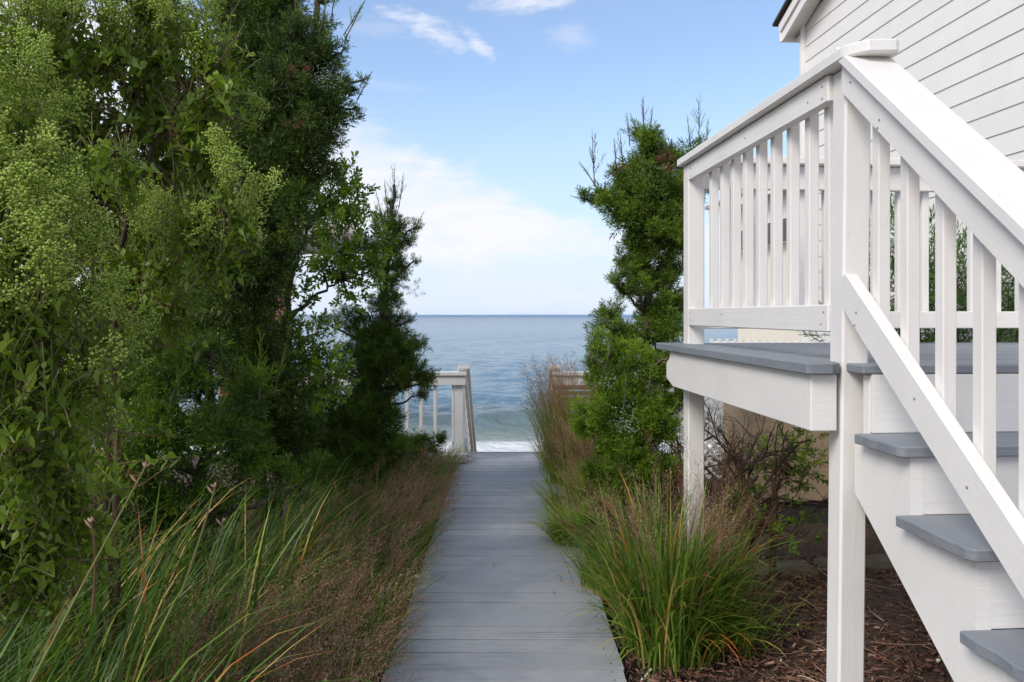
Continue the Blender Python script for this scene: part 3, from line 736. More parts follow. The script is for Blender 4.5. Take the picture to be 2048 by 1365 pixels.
def airy_template(seed, nb=18, ns=3):
    r = np.random.default_rng(seed); V, T, C = [], [], []
    for i in range(nb):
        t = i/(nb-1); a = i*2.4+r.uniform(-.5, .5); ang = r.uniform(.35, .75)
        d = unit(np.array((math.cos(a)*math.sin(ang), math.sin(a)*math.sin(ang), math.cos(ang)))); p0 = np.array((0, 0, .8*t)); L = r.uniform(.2, .42)*(1-.5*t)
        s = unit(np.cross(d, r.normal(size=3))); k = len(V); V.extend([p0-s*.003, p0+s*.003, p0+d*L]); T.append((k, k+1, k+2)); C.extend([-.15]*3)
        for j in range(ns):
            u = .4+.6*(j+.6)/ns; p = p0+d*L*u; pd = unit(d+r.normal(size=3)*.8); s2 = unit(np.cross(pd, r.normal(size=3))); k = len(V)
            V.extend([p, p+pd*.020+s2*.009, p+pd*.044, p+pd*.020-s2*.009]); T.extend([(k, k+1, k+2), (k, k+2, k+3)]); C.extend([r.uniform(-.2, .35)]*4)
    k = len(V); V.extend([np.array((-.004, 0, -.2)), np.array((.004, 0, -.2)), np.array((0, 0, .95))]); T.append((k, k+1, k+2)); C.extend([-.1]*3)
    return np.array(V), np.array(T), np.array(C)
AIRY = [airy_template(60+s) for s in range(3)]

def blades(geo, base, L, az, lean, curl, wid, tint, nseg=5):
    """grass blades: curved tapering strips"""
    base = np.asarray(base); k = len(base); pos = base.copy(); h = np.stack((np.cos(az), np.sin(az), np.zeros(k)), 1)
    tw = rng.uniform(-.9, .9, k); side = np.stack((-np.sin(az+tw), np.cos(az+tw), np.zeros(k)), 1); rows = []
    for i in range(nseg+1):
        t = i/nseg; w = wid*np.sin(np.pi*(.25+.75*t))**.6*(1 if i < nseg else 0)
        if i == nseg: rows.append(pos[:, None, :])
        else: rows.append(np.stack((pos-side*w[:, None], pos+side*w[:, None]), 1))
        th = lean+curl*t**1.4; pos = pos+(L/nseg)[:, None]*(h*np.sin(th)[:, None]+np.array((0, 0, 1.))*np.cos(th)[:, None])
        pos[:, 2] = np.maximum(pos[:, 2], .004)
    V = np.concatenate(rows, 1); n = 2*nseg+1; T = []
    for i in range(nseg-1): a = 2*i; T += [(a, a+1, a+3), (a, a+3, a+2)]
    a = 2*(nseg-1); T += [(a, a+1, a+2)]
    T = np.array(T)[None]+(np.arange(k)*n)[:, None, None]
    C = np.repeat(np.asarray(tint)[:, None], n, 1)
    geo.V.append(V.reshape(-1, 3)); geo.T.append(T.reshape(-1, 3)+geo.n); geo.C.append(C.ravel()); geo.n += k*n
    tipdir = h*np.sin(th)[:, None]+np.array((0, 0, 1.))*np.cos(th)[:, None]
    return V[:, -1], tipdir

# ------------------------------------------------------------------ junipers
def sample_blob(c, r, k, shell=.55, squash=1.0):
    d = rand_dir(k); rad = r*(shell+(1.06-shell)*rng.random(k)**.6)
    return c+d*rad[:, None]*np.array((1, 1, squash)), d
def juniper(name, label, cat, blobs, trunk, mat=JUNI, size=.135, dens=1.0, shoots=(), dead=(), group=None, berries=(), upb=.55, tint0=.42, lumps=True, grow=1.0, core=1.0):
    t = tag(empty(name, tuple(trunk[0])), label, cat, group); off = np.array(trunk[0], float)
    g = Geo(); wood = Geo()
    tk = np.array(trunk, float)-off; n = len(tk)
    rt = np.interp(np.arange(n), [0, n-1], [.045, .014])*(1.0 if len(blobs) > 8 else .7)
    fine = np.concatenate([np.linspace(tk[i], tk[i+1], 4, endpoint=False) for i in range(n-1)]+[tk[-1:]]); fine[1:-1] += rng.normal(size=(len(fine)-2, 3))*.012
    tube(wood, fine, np.interp(np.linspace(0, 1, len(fine)), [0, 1], [rt[0], rt[-1]]), 7, .5, .08)
    for (px, py, d, rp) in blobs:
        c = W(px, py, d)-off; r = rp/F*d*grow
        # limb from the trunk to the clump
        j = int(np.argmin(np.linalg.norm((fine-(c-np.array((0, 0, r*1.2)))), axis=1)))
        limb = bez(fine[j], c, (0, 0, -.04), 8, .012); tube(wood, limb, np.linspace(.018, .006, 8), 5)
        # the clump is made of smaller lumps, each with plumes pointing outwards and up
        nl = max(4, int(12*(r/.25)**1.5)) if lumps else 1
        lc, ld = sample_blob(c, r*.72, nl, .55); lr = r*rng.uniform(.28, .52, nl) if lumps else np.array([r])
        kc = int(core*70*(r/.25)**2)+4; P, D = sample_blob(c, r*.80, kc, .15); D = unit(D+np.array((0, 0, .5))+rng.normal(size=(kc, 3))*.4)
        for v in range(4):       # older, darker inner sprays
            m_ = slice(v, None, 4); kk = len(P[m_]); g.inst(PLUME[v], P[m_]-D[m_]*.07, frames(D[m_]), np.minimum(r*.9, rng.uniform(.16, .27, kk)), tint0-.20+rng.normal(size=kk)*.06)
        for q in range(nl):
            k = int(dens*max(8, 150*(lr[q]/.12)**2*(.135/size)**2*.5))
            P, D = sample_blob(lc[q], lr[q], k, .15)
            away = (D[:, 1]+ld[q][1]*.8 > .55) & (rng.random(k) < .65); P, D = P[~away], D[~away]; k = len(P)   # thinner on the far side
            D = unit(D*.8+ld[q]*.45+np.array((0, 0, upb))+rng.normal(size=(k, 3))*.22)
            tq = rng.normal()*.09+tint0
            for v in range(4):
                m_ = slice(v, None, 4); kk = len(P[m_])
                g.inst(PLUME[v], P[m_]-D[m_]*size*.5, frames(D[m_]), size*rng.uniform(.65, 1.25, kk), tq+rng.normal(size=kk)*.09)
            if q % 2 == 0: tube(wood, bez(limb[-1], lc[q], (0, 0, -.02), 5, .008), np.linspace(.006, .002, 5), 4)
    dd = Geo()
    for (px, py, py2, d, lean, isdead) in shoots:
        a = W(px, py, d)-off; b_ = W(px+lean, py2, d)-off; L = np.linalg.norm(b_-a); G_ = dd if isdead else g
        k = 1
        for q in range(k):
            D = unit(b_-a+rng.normal(size=3)*L*.05)[None]
            G_.inst(SHOOT[q % 3], (a+(b_-a)*q*.12)[None], frames(D), np.array([[L*.80, L*.80, L*1.0]]), np.array([.5 if not isdead else .2]))
        # side shoots climbing with the leader
        m_ = 3; tt = rng.uniform(.0, .35, m_); P = a+(b_-a)*tt[:, None]
        D = unit((b_-a)[None]/L*1.0+rng.normal(size=(m_, 3))*np.array((.35, .35, .1)))
        G_.inst(SHOOT[0], P, frames(D), np.stack((L*.45*(1.1-tt), L*.45*(1.1-tt), L*.5*(1.15-tt)), 1), np.full(m_, .5 if not isdead else .3))
        tube(wood, bez(a-(b_-a)/L*.08, b_, n=4), [.005, .004, .003, .001], 4)
    for (px, py, d, rp, k) in dead:
        c = W(px, py, d)-off; P, D = sample_blob(c, rp/F*d, k, .2); D = unit(D+np.array((0, 0, .5)))
        dd.inst(PLUME[0], P, frames(D), np.full(k, size*.75), rng.uniform(.2, .8, k))
    wood.build('trunk', BARK, t, smooth_=True)
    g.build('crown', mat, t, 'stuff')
    if dd.n: dd.build('dead_sprays', DEADJ, t, 'stuff')
    if berries:
        bg = Geo(); octa = (np.array([(1, 0, 0), (-1, 0, 0), (0, 1, 0), (0, -1, 0), (0, 0, 1), (0, 0, -1)], float), np.array([(0, 2, 4), (2, 1, 4), (1, 3, 4), (3, 0, 4), (2, 0, 5), (1, 2, 5), (3, 1, 5), (0, 3, 5)]), np.zeros(6))
        for (px, py, d, rp, k) in berries:
            P, _ = sample_blob(W(px, py, d)-off, rp/F*d, k, .3); bg.inst(octa, P, frames(rand_dir(k)), rng.uniform(.0030, .0042, k), rng.uniform(.2, .9, k))
        bg.build('berries', BERRY, t, 'stuff', True)
    return t
def WP(*a): return [W(*p) for p in a]

def ground_at(px, d): return np.array(((px-1018)/F*d, d, -.12))
# tall dark tree, left
juniper('tall_juniper', 'tall dark juniper rising out of the picture left of the boardwalk', 'juniper tree',
        [(685, -35, 5.5, 34), (560, 30, 5.6, 60), (645, 45, 5.4, 36), (600, 110, 5.4, 75), (655, 110, 5.4, 36), (660, 165, 5.4, 42), (708, 175, 5.4, 24), (728, 160, 5.4, 13), (712, 215, 5.4, 20), (640, 215, 5.3, 70), (560, 230, 5.4, 85), (675, 240, 5.4, 32), (640, -10, 5.5, 20), (550, -30, 5.6, 60), (690, 95, 5.4, 14),
         (520, 130, 5.7, 95), (650, 280, 5.4, 44), (600, 330, 5.3, 60), (545, 350, 5.2, 80), (660, 340, 5.4, 40), (500, 430, 5.2, 85), (575, 420, 5.1, 60), (530, 520, 5.1, 70), (585, 500, 5.1, 30),
         (480, 560, 5.2, 90), (510, 660, 5.2, 60), (440, 300, 5.8, 100), (430, 480, 5.9, 110), (420, 650, 5.7, 100), (520, 760, 5.3, 70), (470, 850, 5.4, 80), (500, 20, 5.9, 90), (560, 780, 5.4, 60), (545, 600, 5.2, 30), (545, 700, 5.2, 34), (600, 380, 5.2, 34), (600, 270, 5.15, 60), (570, 160, 5.15, 60), (590, 50, 5.2, 34), (635, 90, 5.2, 36), (480, 700, 5.2, 60), (470, 300, 5.3, 60), (590, 860, 5.5, 60), (540, 900, 5.4, 60), (330, 420, 6.2, 110), (300, 560, 6.2, 110), (320, 720, 6.2, 110), (360, 250, 6.2, 90)],
        [ground_at(520, 5.5), W(530, 700, 5.5), W(565, 400, 5.5), W(625, 200, 5.5), W(640, 0, 5.5), W(645, -120, 5.5)], size=.11, dens=.24,
        shoots=[(700, 50, -5, 5.4, 34, 0), (600, 30, -20, 5.4, -8, 0), (650, 20, -30, 5.4, 4, 0), (735, 155, 142, 5.4, 12, 0), (590, 20, -60, 5.4, 5, 0), (665, 20, -40, 5.4, 10, 0), (700, 60, 5, 5.4, 28, 0), (725, 180, 145, 5.4, 18, 0), (480, 350, 285, 4.9, 22, 0), (640, 60, 0, 5.3, 15, 0)],
        dead=[(600, 160, 5.0, 18, 6), (575, 240, 5.0, 16, 5)], berries=[(660, 160, 4.95, 28, 60), (640, 150, 4.95, 22, 40)], tint0=.21, core=1.3)
# low bright juniper before it
juniper('low_juniper', 'low bushy juniper with bright green shoots above the left grasses', 'juniper shrub',
        [(500, 790, 4.2, 60), (440, 880, 4.1, 75), (330, 860, 4.2, 85), (250, 930, 4.2, 80), (380, 740, 4.3, 75), (300, 740, 4.4, 70), (500, 900, 4.3, 60), (560, 950, 4.6, 45), (420, 680, 4.3, 35), (200, 830, 4.4, 80), (100, 900, 4.4, 90), (30, 960, 4.3, 80), (340, 620, 4.5, 50), (640, 940, 5.2, 40), (250, 1000, 4.3, 70), (380, 970, 4.3, 60), (130, 1000, 4.4, 70), (40, 1060, 4.4, 80), (200, 1070, 4.4, 70), (330, 1050, 4.5, 60), (430, 1020, 4.7, 50), (540, 1000, 5.0, 40), (600, 970, 5.4, 40), (120, 1120, 4.1, 60), (-60, 1100, 4.3, 90), (-120, 950, 4.6, 110), (250, 760, 4.7, 80), (150, 720, 4.8, 90), (40, 800, 4.8, 100), (-30, 900, 4.5, 90), (300, 640, 4.8, 60), (480, 960, 4.5, 50)],
        [ground_at(400, 4.5), W(400, 1000, 4.5), W(420, 820, 4.4), W(430, 720, 4.3)], mat=JUNIB, size=.105, dens=.33,
        shoots=[(520, 770, 645, 4.1, 6, 0), (555, 760, 690, 4.1, 16, 0), (405, 700, 640, 4.1, 30, 0), (440, 830, 760, 4.0, 12, 0), (350, 780, 700, 4.0, 25, 0), (460, 740, 700, 4.1, 20, 0)], dead=[(245, 900, 3.9, 14, 8), (240, 960, 3.9, 16, 6)], tint0=.25)
# slender tree beside the beach railing
juniper('slender_juniper', 'slender ragged juniper leaning over the left beach railing', 'juniper tree',
        [(785, 400, 7.1, 14), (765, 435, 7.1, 24), (790, 470, 7.1, 30), (830, 455, 7.1, 15), (815, 480, 7.1, 20), (808, 535, 7.1, 20), (785, 520, 7.1, 24), (830, 522, 7.1, 10), (760, 560, 7.2, 18), (780, 625, 7.1, 20), (820, 640, 7.1, 15),
         (740, 660, 7.1, 38), (790, 680, 7.1, 32), (700, 640, 7.2, 30), (650, 640, 7.3, 18), (755, 720, 7.0, 42), (810, 730, 7.0, 34), (850, 745, 7.0, 26), (720, 740, 7.1, 38), (800, 765, 7.0, 28), (740, 790, 7.0, 40), (700, 830, 7.0, 38), (760, 850, 6.9, 40),
         (790, 900, 6.9, 34), (720, 900, 6.9, 42), (650, 880, 6.9, 50), (640, 800, 7.0, 40), (690, 700, 7.1, 25), (600, 900, 6.8, 50), (775, 500, 7.15, 24), (778, 455, 7.1, 22), (790, 430, 7.1, 14), (785, 490, 7.0, 26), (775, 600, 6.95, 24), (790, 560, 6.95, 20), (840, 690, 7.0, 22), (855, 760, 6.95, 24), (800, 700, 6.95, 34), (840, 790, 6.95, 18), (770, 470, 6.95, 20), (770, 540, 7.0, 24), (775, 590, 7.05, 22), (795, 550, 7.1, 20), (770, 610, 7.15, 26), (790, 640, 7.15, 24), (750, 690, 7.2, 40), (780, 730, 7.15, 44), (740, 830, 7.0, 50), (700, 870, 7.0, 50), (680, 940, 6.8, 50), (760, 920, 6.9, 40)],
        [ground_at(745, 7.1), W(748, 900, 7.1), W(755, 780, 7.1), W(768, 600, 7.1), W(780, 460, 7.1), W(788, 370, 7.1)], size=.095, dens=.50,
        shoots=[(788, 400, 325, 7.1, 2, 0), (775, 420, 360, 7.1, -6, 0), (800, 400, 345, 7.1, 8, 0), (835, 450, 422, 7.1, 14, 0), (765, 440, 380, 7.1, -14, 0)],
        dead=[(795, 560, 7.0, 22, 12), (830, 580, 7.0, 12, 10), (700, 780, 6.9, 20, 8), (830, 775, 7.0, 20, 8)], tint0=.38, grow=1.15)
juniper('creeping_juniper', 'small creeping juniper mound at the foot of the left beach railing', 'juniper shrub',
        [(830, 880, 7.6, 22), (865, 885, 7.6, 20), (885, 875, 7.6, 10), (800, 900, 7.5, 24), (850, 905, 7.5, 18)], [ground_at(840, 7.6), W(845, 900, 7.6)], size=.08, dens=.9, tint0=.42, grow=1.15)
# right: two headed tree with a narrow waist
juniper('forked_juniper', 'forked juniper with spiky tips standing left of the raised deck', 'juniper tree',
        [(1285, 265, 5.6, 24), (1300, 300, 5.6, 36), (1285, 345, 5.6, 44), (1240, 355, 5.6, 32), (1200, 385, 5.6, 26), (1168, 398, 5.6, 15), (1225, 400, 5.5, 30), (1275, 400, 5.5, 48), (1330, 390, 5.6, 50), (1345, 330, 5.8, 34), (1385, 300, 5.9, 30), (1395, 350, 6.0, 34),
         (1265, 445, 5.5, 42), (1310, 450, 5.5, 48), (1350, 440, 5.6, 42), (1290, 495, 5.6, 36), (1340, 500, 5.6, 34), (1245, 515, 5.6, 20), (1280, 540, 5.6, 30), (1235, 568, 5.6, 20), (1355, 530, 5.7, 22), (1365, 470, 5.6, 26),
         (1255, 575, 5.6, 22), (1335, 585, 5.6, 36), (1300, 610, 5.6, 34), (1230, 630, 5.6, 24), (1355, 620, 5.6, 30), (1215, 620, 5.5, 24), (1230, 660, 5.4, 30), (1250, 545, 5.5, 24), (1280, 580, 5.45, 26), (1205, 650, 5.3, 22), (1320, 560, 5.65, 30), (1300, 470, 5.75, 40), (1320, 540, 5.7, 30), (1290, 420, 5.7, 50), (1270, 520, 5.65, 26), (1310, 630, 5.7, 36), (1320, 380, 5.75, 46), (1370, 400, 5.7, 34), (1320, 660, 5.6, 40), (1260, 660, 5.5, 30), (1345, 700, 5.6, 38)],
        [ground_at(1300, 5.6), W(1298, 850, 5.6), W(1294, 700, 5.6), W(1300, 590, 5.6), W(1290, 540, 5.6), W(1302, 400, 5.6), W(1296, 280, 5.6)], size=.09, dens=1.0,
        shoots=[(1287, 250, 190, 5.6, 0, 1), (1300, 265, 212, 5.6, 6, 1), (1272, 262, 225, 5.6, -12, 0), (1245, 320, 255, 5.6, -6, 0), (1232, 330, 275, 5.6, -4, 1), (1398, 270, 188, 5.9, 3, 0), (1412, 290, 235, 5.9, 6, 0), (1380, 285, 230, 5.9, -6, 0),
                (1188, 350, 258, 5.6, -4, 1), (1180, 355, 322, 5.6, -22, 1), (1340, 310, 275, 5.6, 4, 1), (1165, 398, 392, 5.6, -26, 0), (1258, 270, 222, 5.6, -4, 0)],
        dead=[(1335, 325, 5.3, 10, 14), (1232, 345, 5.35, 10, 6)], berries=[(1290, 340, 5.3, 30, 20)], tint0=.38, grow=1.14)
juniper('bushy_juniper', 'dense low juniper with bright tips and pale berries left of the deck posts', 'juniper shrub',
        [(1200, 690, 5.0, 34), (1240, 700, 5.0, 45), (1190, 740, 5.0, 30), (1215, 780, 4.9, 46), (1280, 760, 4.9, 60), (1330, 730, 5.0, 45), (1240, 840, 4.8, 60), (1310, 840, 4.8, 60), (1350, 790, 4.9, 34), (1190, 860, 4.9, 42), (1270, 910, 4.8, 60), (1330, 920, 4.8, 42), (1210, 930, 4.9, 46), (1165, 830, 5.1, 24), (1185, 980, 4.9, 34), (1180, 1040, 4.7, 22), (1200, 1010, 4.8, 28), (1350, 710, 4.7, 16), (1250, 970, 4.9, 46), (1320, 975, 5.0, 46), (1280, 1020, 4.9, 40), (1350, 1030, 5.1, 34)],
        [ground_at(1260, 5.0), W(1258, 1000, 5.0), W(1260, 850, 4.95), W(1262, 730, 4.95)], mat=JUNIB, size=.085, dens=1.15,
        shoots=[(1195, 700, 640, 4.8, 2, 0), (1215, 720, 665, 4.8, 12, 0), (1340, 735, 680, 4.4, 20, 0), (1250, 790, 735, 4.6, 6, 0), (1180, 700, 660, 4.8, -6, 0), (1300, 760, 700, 4.7, 10, 0), (1352, 720, 680, 4.3, 14, 0)],
        dead=[(1378, 880, 4.7, 9, 10), (1375, 950, 4.7, 14, 22), (1380, 990, 4.7, 10, 12)], berries=[(1215, 765, 4.55, 20, 45), (1255, 850, 4.40, 26, 60), (1250, 830, 4.4, 30, 40)], tint0=.40)

# ------------------------------------------------------------------ bayberry, groundsel and narrow leaved shrubs
def leafy(name, label, cat, blobs, trunk, tmpl, mat, size, dens, wood=BARK, group=None, upb=.5, tint0=.42, lumpy=True):
    t = tag(empty(name, tuple(trunk[0][0])), label, cat, group); off = np.array(trunk[0][0], float); g = Geo(); w = Geo()
    fines = []
    for tr in trunk:
        tk = np.array(tr, float)-off; fine = np.concatenate([np.linspace(tk[i], tk[i+1], 5, endpoint=False) for i in range(len(tk)-1)]+[tk[-1:]]); fine[1:-1] += rng.normal(size=(len(fine)-2, 3))*.012
        tube(w, fine, np.linspace(.026, .008, len(fine)), 6, .5, .06); fines.append(fine)
    allf = np.concatenate(fines)
    for (px, py, d, rp) in blobs:
        c = W(px, py, d)-off; r = rp/F*d; j = int(np.argmin(np.linalg.norm(allf-(c-np.array((0, 0, r))), axis=1)))
        limb = bez(allf[j], c, (0, 0, -.03), 8, .015); tube(w, limb, np.linspace(.011, .004, 8), 5)
        k = int(dens*60*(r/.2)**2); P, D = sample_blob(c, r, k, .35); D = unit(D+np.array((0, 0, upb))+rng.normal(size=(k, 3))*.3)
        for q in range(0, k, 3): tube(w, bez(limb[rng.integers(3, 8)], P[q], (0, 0, -.02), 4, .006), [.004, .003, .002, .0015], 4)
        for v in range(len(tmpl)):
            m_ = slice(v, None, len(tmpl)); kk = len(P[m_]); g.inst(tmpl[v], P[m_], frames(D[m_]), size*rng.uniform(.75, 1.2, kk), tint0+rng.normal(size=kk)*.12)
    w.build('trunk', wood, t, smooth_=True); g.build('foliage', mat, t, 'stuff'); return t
leafy('bayberry_shrub', 'glossy bayberry shrub with crooked bare limbs between the two left junipers', 'shrub',
      [(690, 360, 6.2, 34), (665, 400, 6.3, 45), (640, 430, 6.4, 34), (700, 420, 6.2, 26), (690, 490, 6.1, 48), (740, 500, 6.1, 36), (650, 510, 6.2, 34), (680, 540, 6.1, 44), (735, 545, 6.1, 30), (765, 520, 6.0, 18),
       (580, 560, 6.4, 26), (610, 600, 6.4, 16), (575, 620, 6.4, 22), (600, 690, 6.3, 40), (640, 700, 6.3, 40), (590, 740, 6.2, 40), (650, 760, 6.2, 44), (600, 810, 6.1, 40), (570, 860, 6.0, 50), (560, 680, 6.2, 30), (620, 380, 6.4, 30), (700, 590, 6.1, 20)],
      [[ground_at(560, 6.3), W(560, 800, 6.3), W(562, 640, 6.3), W(625, 600, 6.3), W(680, 560, 6.2)], [W(560, 700, 6.3), W(580, 560, 6.35), W(615, 460, 6.35), W(640, 410, 6.3)]],
      ROS, BAY, .17, 1.25)
WILT = [rosette_template(80+s, 16, .42, .055, .8, 1.3) for s in range(3)]
leafy('narrow_leaved_shrub', 'feathery narrow-leaved green shrub growing between the deck and the white clapboards', 'shrub',
      [(1800, 500, 5.6, 55), (1790, 560, 5.6, 70), (1800, 640, 5.6, 70), (1870, 520, 5.6, 55), (1900, 560, 5.4, 55), (1890, 640, 5.5, 70), (1960, 600, 5.3, 70), (1980, 540, 5.3, 45), (2040, 620, 5.3, 70), (1960, 690, 5.4, 70), (1870, 720, 5.5, 70), (1780, 720, 5.6, 60), (1665, 675, 5.7, 20), (1720, 600, 5.7, 30)],
      [[np.array((2.75, 5.5, -.1)), W(1830, 800, 5.55), W(1840, 620, 5.5)], [np.array((3.2, 5.3, -.1)), W(1960, 760, 5.35), W(1950, 600, 5.3)]], WILT, WILLOW, .17, .9, STEM, upb=.9)
# weeds in the shade under the deck
leafy('shade_weed', 'leafy dark weed under the deck, beside the beige wall', 'plant',
      [(1560, 910, 5.2, 34), (1590, 950, 5.2, 30), (1510, 980, 5.0, 28), (1530, 1060, 4.7, 30), (1480, 1010, 4.9, 26), (1600, 1010, 4.9, 20), (1625, 870, 5.0, 16), (1570, 1085, 4.5, 20), (1540, 930, 5.3, 44), (1600, 930, 5.3, 40), (1500, 1040, 4.8, 24), (1450, 1050, 4.8, 24), (1620, 1060, 4.7, 22), (1590, 890, 5.4, 34), (1470, 960, 5.3, 26)],
      [[np.array((1.66, 5.0, -.08)), W(1550, 960, 5.0), W(1565, 900, 5.1)]], ROS, BAY, .11, 1.2, STEM)

def groundsel(name, label, blobs, stems, dens=1.0):
    base = np.array(stems[0][0]); t = tag(empty(name, tuple(base)), label, 'shrub', 'flowering groundsel bushes on the left'); lv, fl, st = Geo(), Geo(), Geo(); fines = []
    for tr in stems:
        tk = np.array(tr, float)-base; fine = np.concatenate([np.linspace(tk[i], tk[i+1], 6, endpoint=False) for i in range(len(tk)-1)]+[tk[-1:]]); fine[1:-1] += rng.normal(size=(len(fine)-2, 3))*.010
        tube(st, fine, np.linspace(.016, .005, len(fine)), 6, .35, .05); fines.append(fine)
    allf = np.concatenate(fines)
    for (px, py, d, rp, ff) in blobs:      # ff: share of shoots that carry flowers
        c = W(px, py, d)-base; r = rp/F*d; k = int(dens*50*(r/.2)**2)+5
        P, D = sample_blob(c, r, k, .30); out = D[:, 2] > -.35; D = unit(D*.55+np.array((.05, 0, .75))+rng.normal(size=(k, 3))*.22)
        L = rng.uniform(.22, .36, k); P = P-D*(L*.8)[:, None]
        j = int(np.argmin(np.linalg.norm(allf-(c-np.array((0, 0, r))), axis=1)))
        for q in range(0, k, 4): tube(st, bez(allf[j], P[q], (0, 0, -.05), 5, .012), np.linspace(.0035, .002, 5), 4, .6)
        for q in range(k): tube(st, np.stack((P[q], P[q]+D[q]*L[q]*.95)), [.003, .0015], 4, .9)
        tn = .42+rng.normal(size=k)*.12
        for v in range(4):
            m_ = slice(v, None, 4); lv.inst(GSL_T[v], P[m_], frames(D[m_]), L[m_], tn[m_])
        ph = P+base; patch = np.sin(ph[:, 0]*11+1.3*np.sin(ph[:, 2]*7))*np.sin(ph[:, 2]*9+ph[:, 1]*5); f = (rng.random(k) < ff*np.where(patch > -.05, .80, .10)) & out
        for v in range(3):
            m_ = np.where(f)[0][v::3]
            if len(m_): fl.inst(PAN[v], P[m_]+D[m_]*(L[m_]*.84)[:, None], frames(D[m_]), rng.uniform(.14, .22, len(m_)), .48+rng.normal(size=len(m_))*.14)
    st.build('stems', STEM, t, 'stuff', True); lv.build('leaves', GSL, t, 'stuff')
    if fl.n: fl.build('flower_heads', GSF, t, 'stuff')
groundsel('groundsel_bush', 'large groundsel bush topped with pale green flower heads against the sky, upper left',
          [(420, 60, 3.3, 75, 1), (450, 130, 3.3, 55, 1), (330, 60, 3.3, 85, .8), (230, 50, 3.2, 85, .8), (120, 60, 3.1, 85, .8), (20, 60, 3.0, 85, .8), (400, 190, 3.3, 75, .55), (300, 190, 3.4, 75, .25), (180, 190, 3.4, 70, .25), (330, 290, 3.5, 80, .15),
           (230, 330, 3.5, 80, .15), (440, 250, 3.4, 50, .3), (420, 330, 3.4, 55, .1), (150, 320, 3.4, 70, .2), (440, 370, 3.1, 45, 1), (480, 420, 3.1, 45, 1), (380, 420, 3.1, 60, .8), (300, 440, 3.3, 75, .3), (330, 500, 3.2, 60, .7), (420, 480, 3.1, 50, .6), (250, 520, 3.3, 70, .3), (60, 190, 3.3, 90, .4), (180, 430, 3.5, 90, .1), (60, 420, 3.6, 100, .0), (100, 170, 3.9, 90, .3), (200, 240, 3.9, 90, .2), (300, 120, 3.9, 90, .4), (150, 90, 3.8, 90, .6), (60, 300, 3.9, 90, .1), (100, -40, 3.3, 90, .9), (300, -40, 3.4, 90, .9), (-60, 0, 3.2, 90, .9), (350, 590, 3.5, 60, .2), (210, 600, 3.6, 80, .1)],
          [[np.array((-1.75, 3.4, -.1)), W(190, 700, 3.4), W(215, 380, 3.4), W(260, 230, 3.4), W(300, 80, 3.35)], [np.array((-1.7, 3.45, -.1)), W(210, 640, 3.4), W(270, 350, 3.3), W(340, 240, 3.3), W(420, 80, 3.3)], [np.array((-1.8, 3.3, -.1)), W(140, 600, 3.3), W(90, 300, 3.2), W(80, 60, 3.1)],
           [np.array((-1.7, 3.4, -.1)), W(230, 650, 3.35), W(320, 480, 3.2), W(440, 400, 3.1)]], 1.0)
groundsel('groundsel_bush', 'nearest groundsel bush with big pale green flower heads at the left edge of the picture',
          [(40, 180, 2.4, 55, 1), (30, 260, 2.4, 70, .9), (-20, 330, 2.3, 80, .9), (100, 300, 2.6, 50, .8), (60, 430, 2.3, 65, 1), (-10, 480, 2.2, 80, 1), (60, 560, 2.2, 60, 1), (110, 520, 2.3, 60, 1), (20, 620, 2.15, 80, .9), (110, 620, 2.3, 75, .8), (170, 560, 2.5, 45, .8), (90, 720, 2.2, 75, .4), (170, 690, 2.4, 60, .5), (0, 760, 2.1, 90, .3), (120, 800, 2.3, 70, .25), (60, 860, 2.2, 60, .3), (210, 640, 2.6, 45, .6), (210, 770, 2.6, 35, .5), (20, 940, 2.3, 70, .1), (100, 930, 2.5, 55, .1), (140, 860, 2.5, 50, .1), (30, 1030, 2.4, 60, .1), (110, 1010, 2.6, 50, 0), (200, 900, 2.8, 45, .1), (-60, 900, 2.3, 90, .1), (-60, 1050, 2.3, 80, 0), (60, 1110, 2.5, 45, 0), (150, 960, 2.6, 70, 0), (180, 1040, 2.8, 60, 0), (60, 960, 2.35, 90, .05), (90, 1080, 2.5, 80, 0), (200, 290, 2.8, 45, .9), (250, 300, 2.9, 30, 1), (-60, 600, 2.1, 100, .5)],
          [[np.array((-1.75, 2.3, -.1)), W(-70, 900, 2.35), W(0, 600, 2.3), W(60, 300, 2.35)], [np.array((-1.74, 2.4, -.1)), W(-20, 900, 2.4), W(90, 650, 2.4), W(130, 400, 2.5)]], 1.15)

# ------------------------------------------------------------------ dead shrub under the deck
def dead_shrub(name, label, base, tips, seed, levels=4, r0=.02):
    r = np.random.default_rng(seed); t = tag(empty(name, tuple(base)), label, 'dead shrub'); g = Geo(); base = np.array(base)
    def grow(p, d, L, rad, lv):
        n = 5; pts = [p]
        for i in range(n): d = unit(d+r.normal(size=3)*.13); pts.append(pts[-1]+d*L/n)
        tube(g, pts, np.linspace(rad, rad*.6, n+1), 5 if lv > 1 else 3, .5)
        if lv == 0: return
        for q in range(r.integers(3, 5) if lv > 1 else r.integers(3, 6)):
            i = r.integers(2, n+1); dd = unit(d+r.normal(size=3)*.65+np.array((0, 0, .15))); grow(pts[i], dd, L*r.uniform(.45, .7), rad*.5, lv-1)
    for tp in tips:
        d = np.array(tp)-base; L = np.linalg.norm(d); grow(np.zeros(3), unit(d), L*.62, r0, levels)
    g.build('branches', TWIG, t, smooth_=True); return t
dead_shrub('dead_shrub', 'leafless brown shrub with tangled dry branches under the deck, right of its corner post', (1.48, 5.15, -.1), WP((1450, 830, 5.15), (1490, 800, 5.2), (1560, 790, 5.1), (1440, 900, 5.1), (1620, 830, 5.2), (1520, 860, 5.0)), 4)
dead_shrub('dead_shrub', 'small dry shrub tangled behind the bushy juniper and the lattice', (1.32, 6.2, -.1), WP((1380, 760, 6.0), (1430, 800, 6.2), (1360, 800, 6.1)), 9, 4, .016)

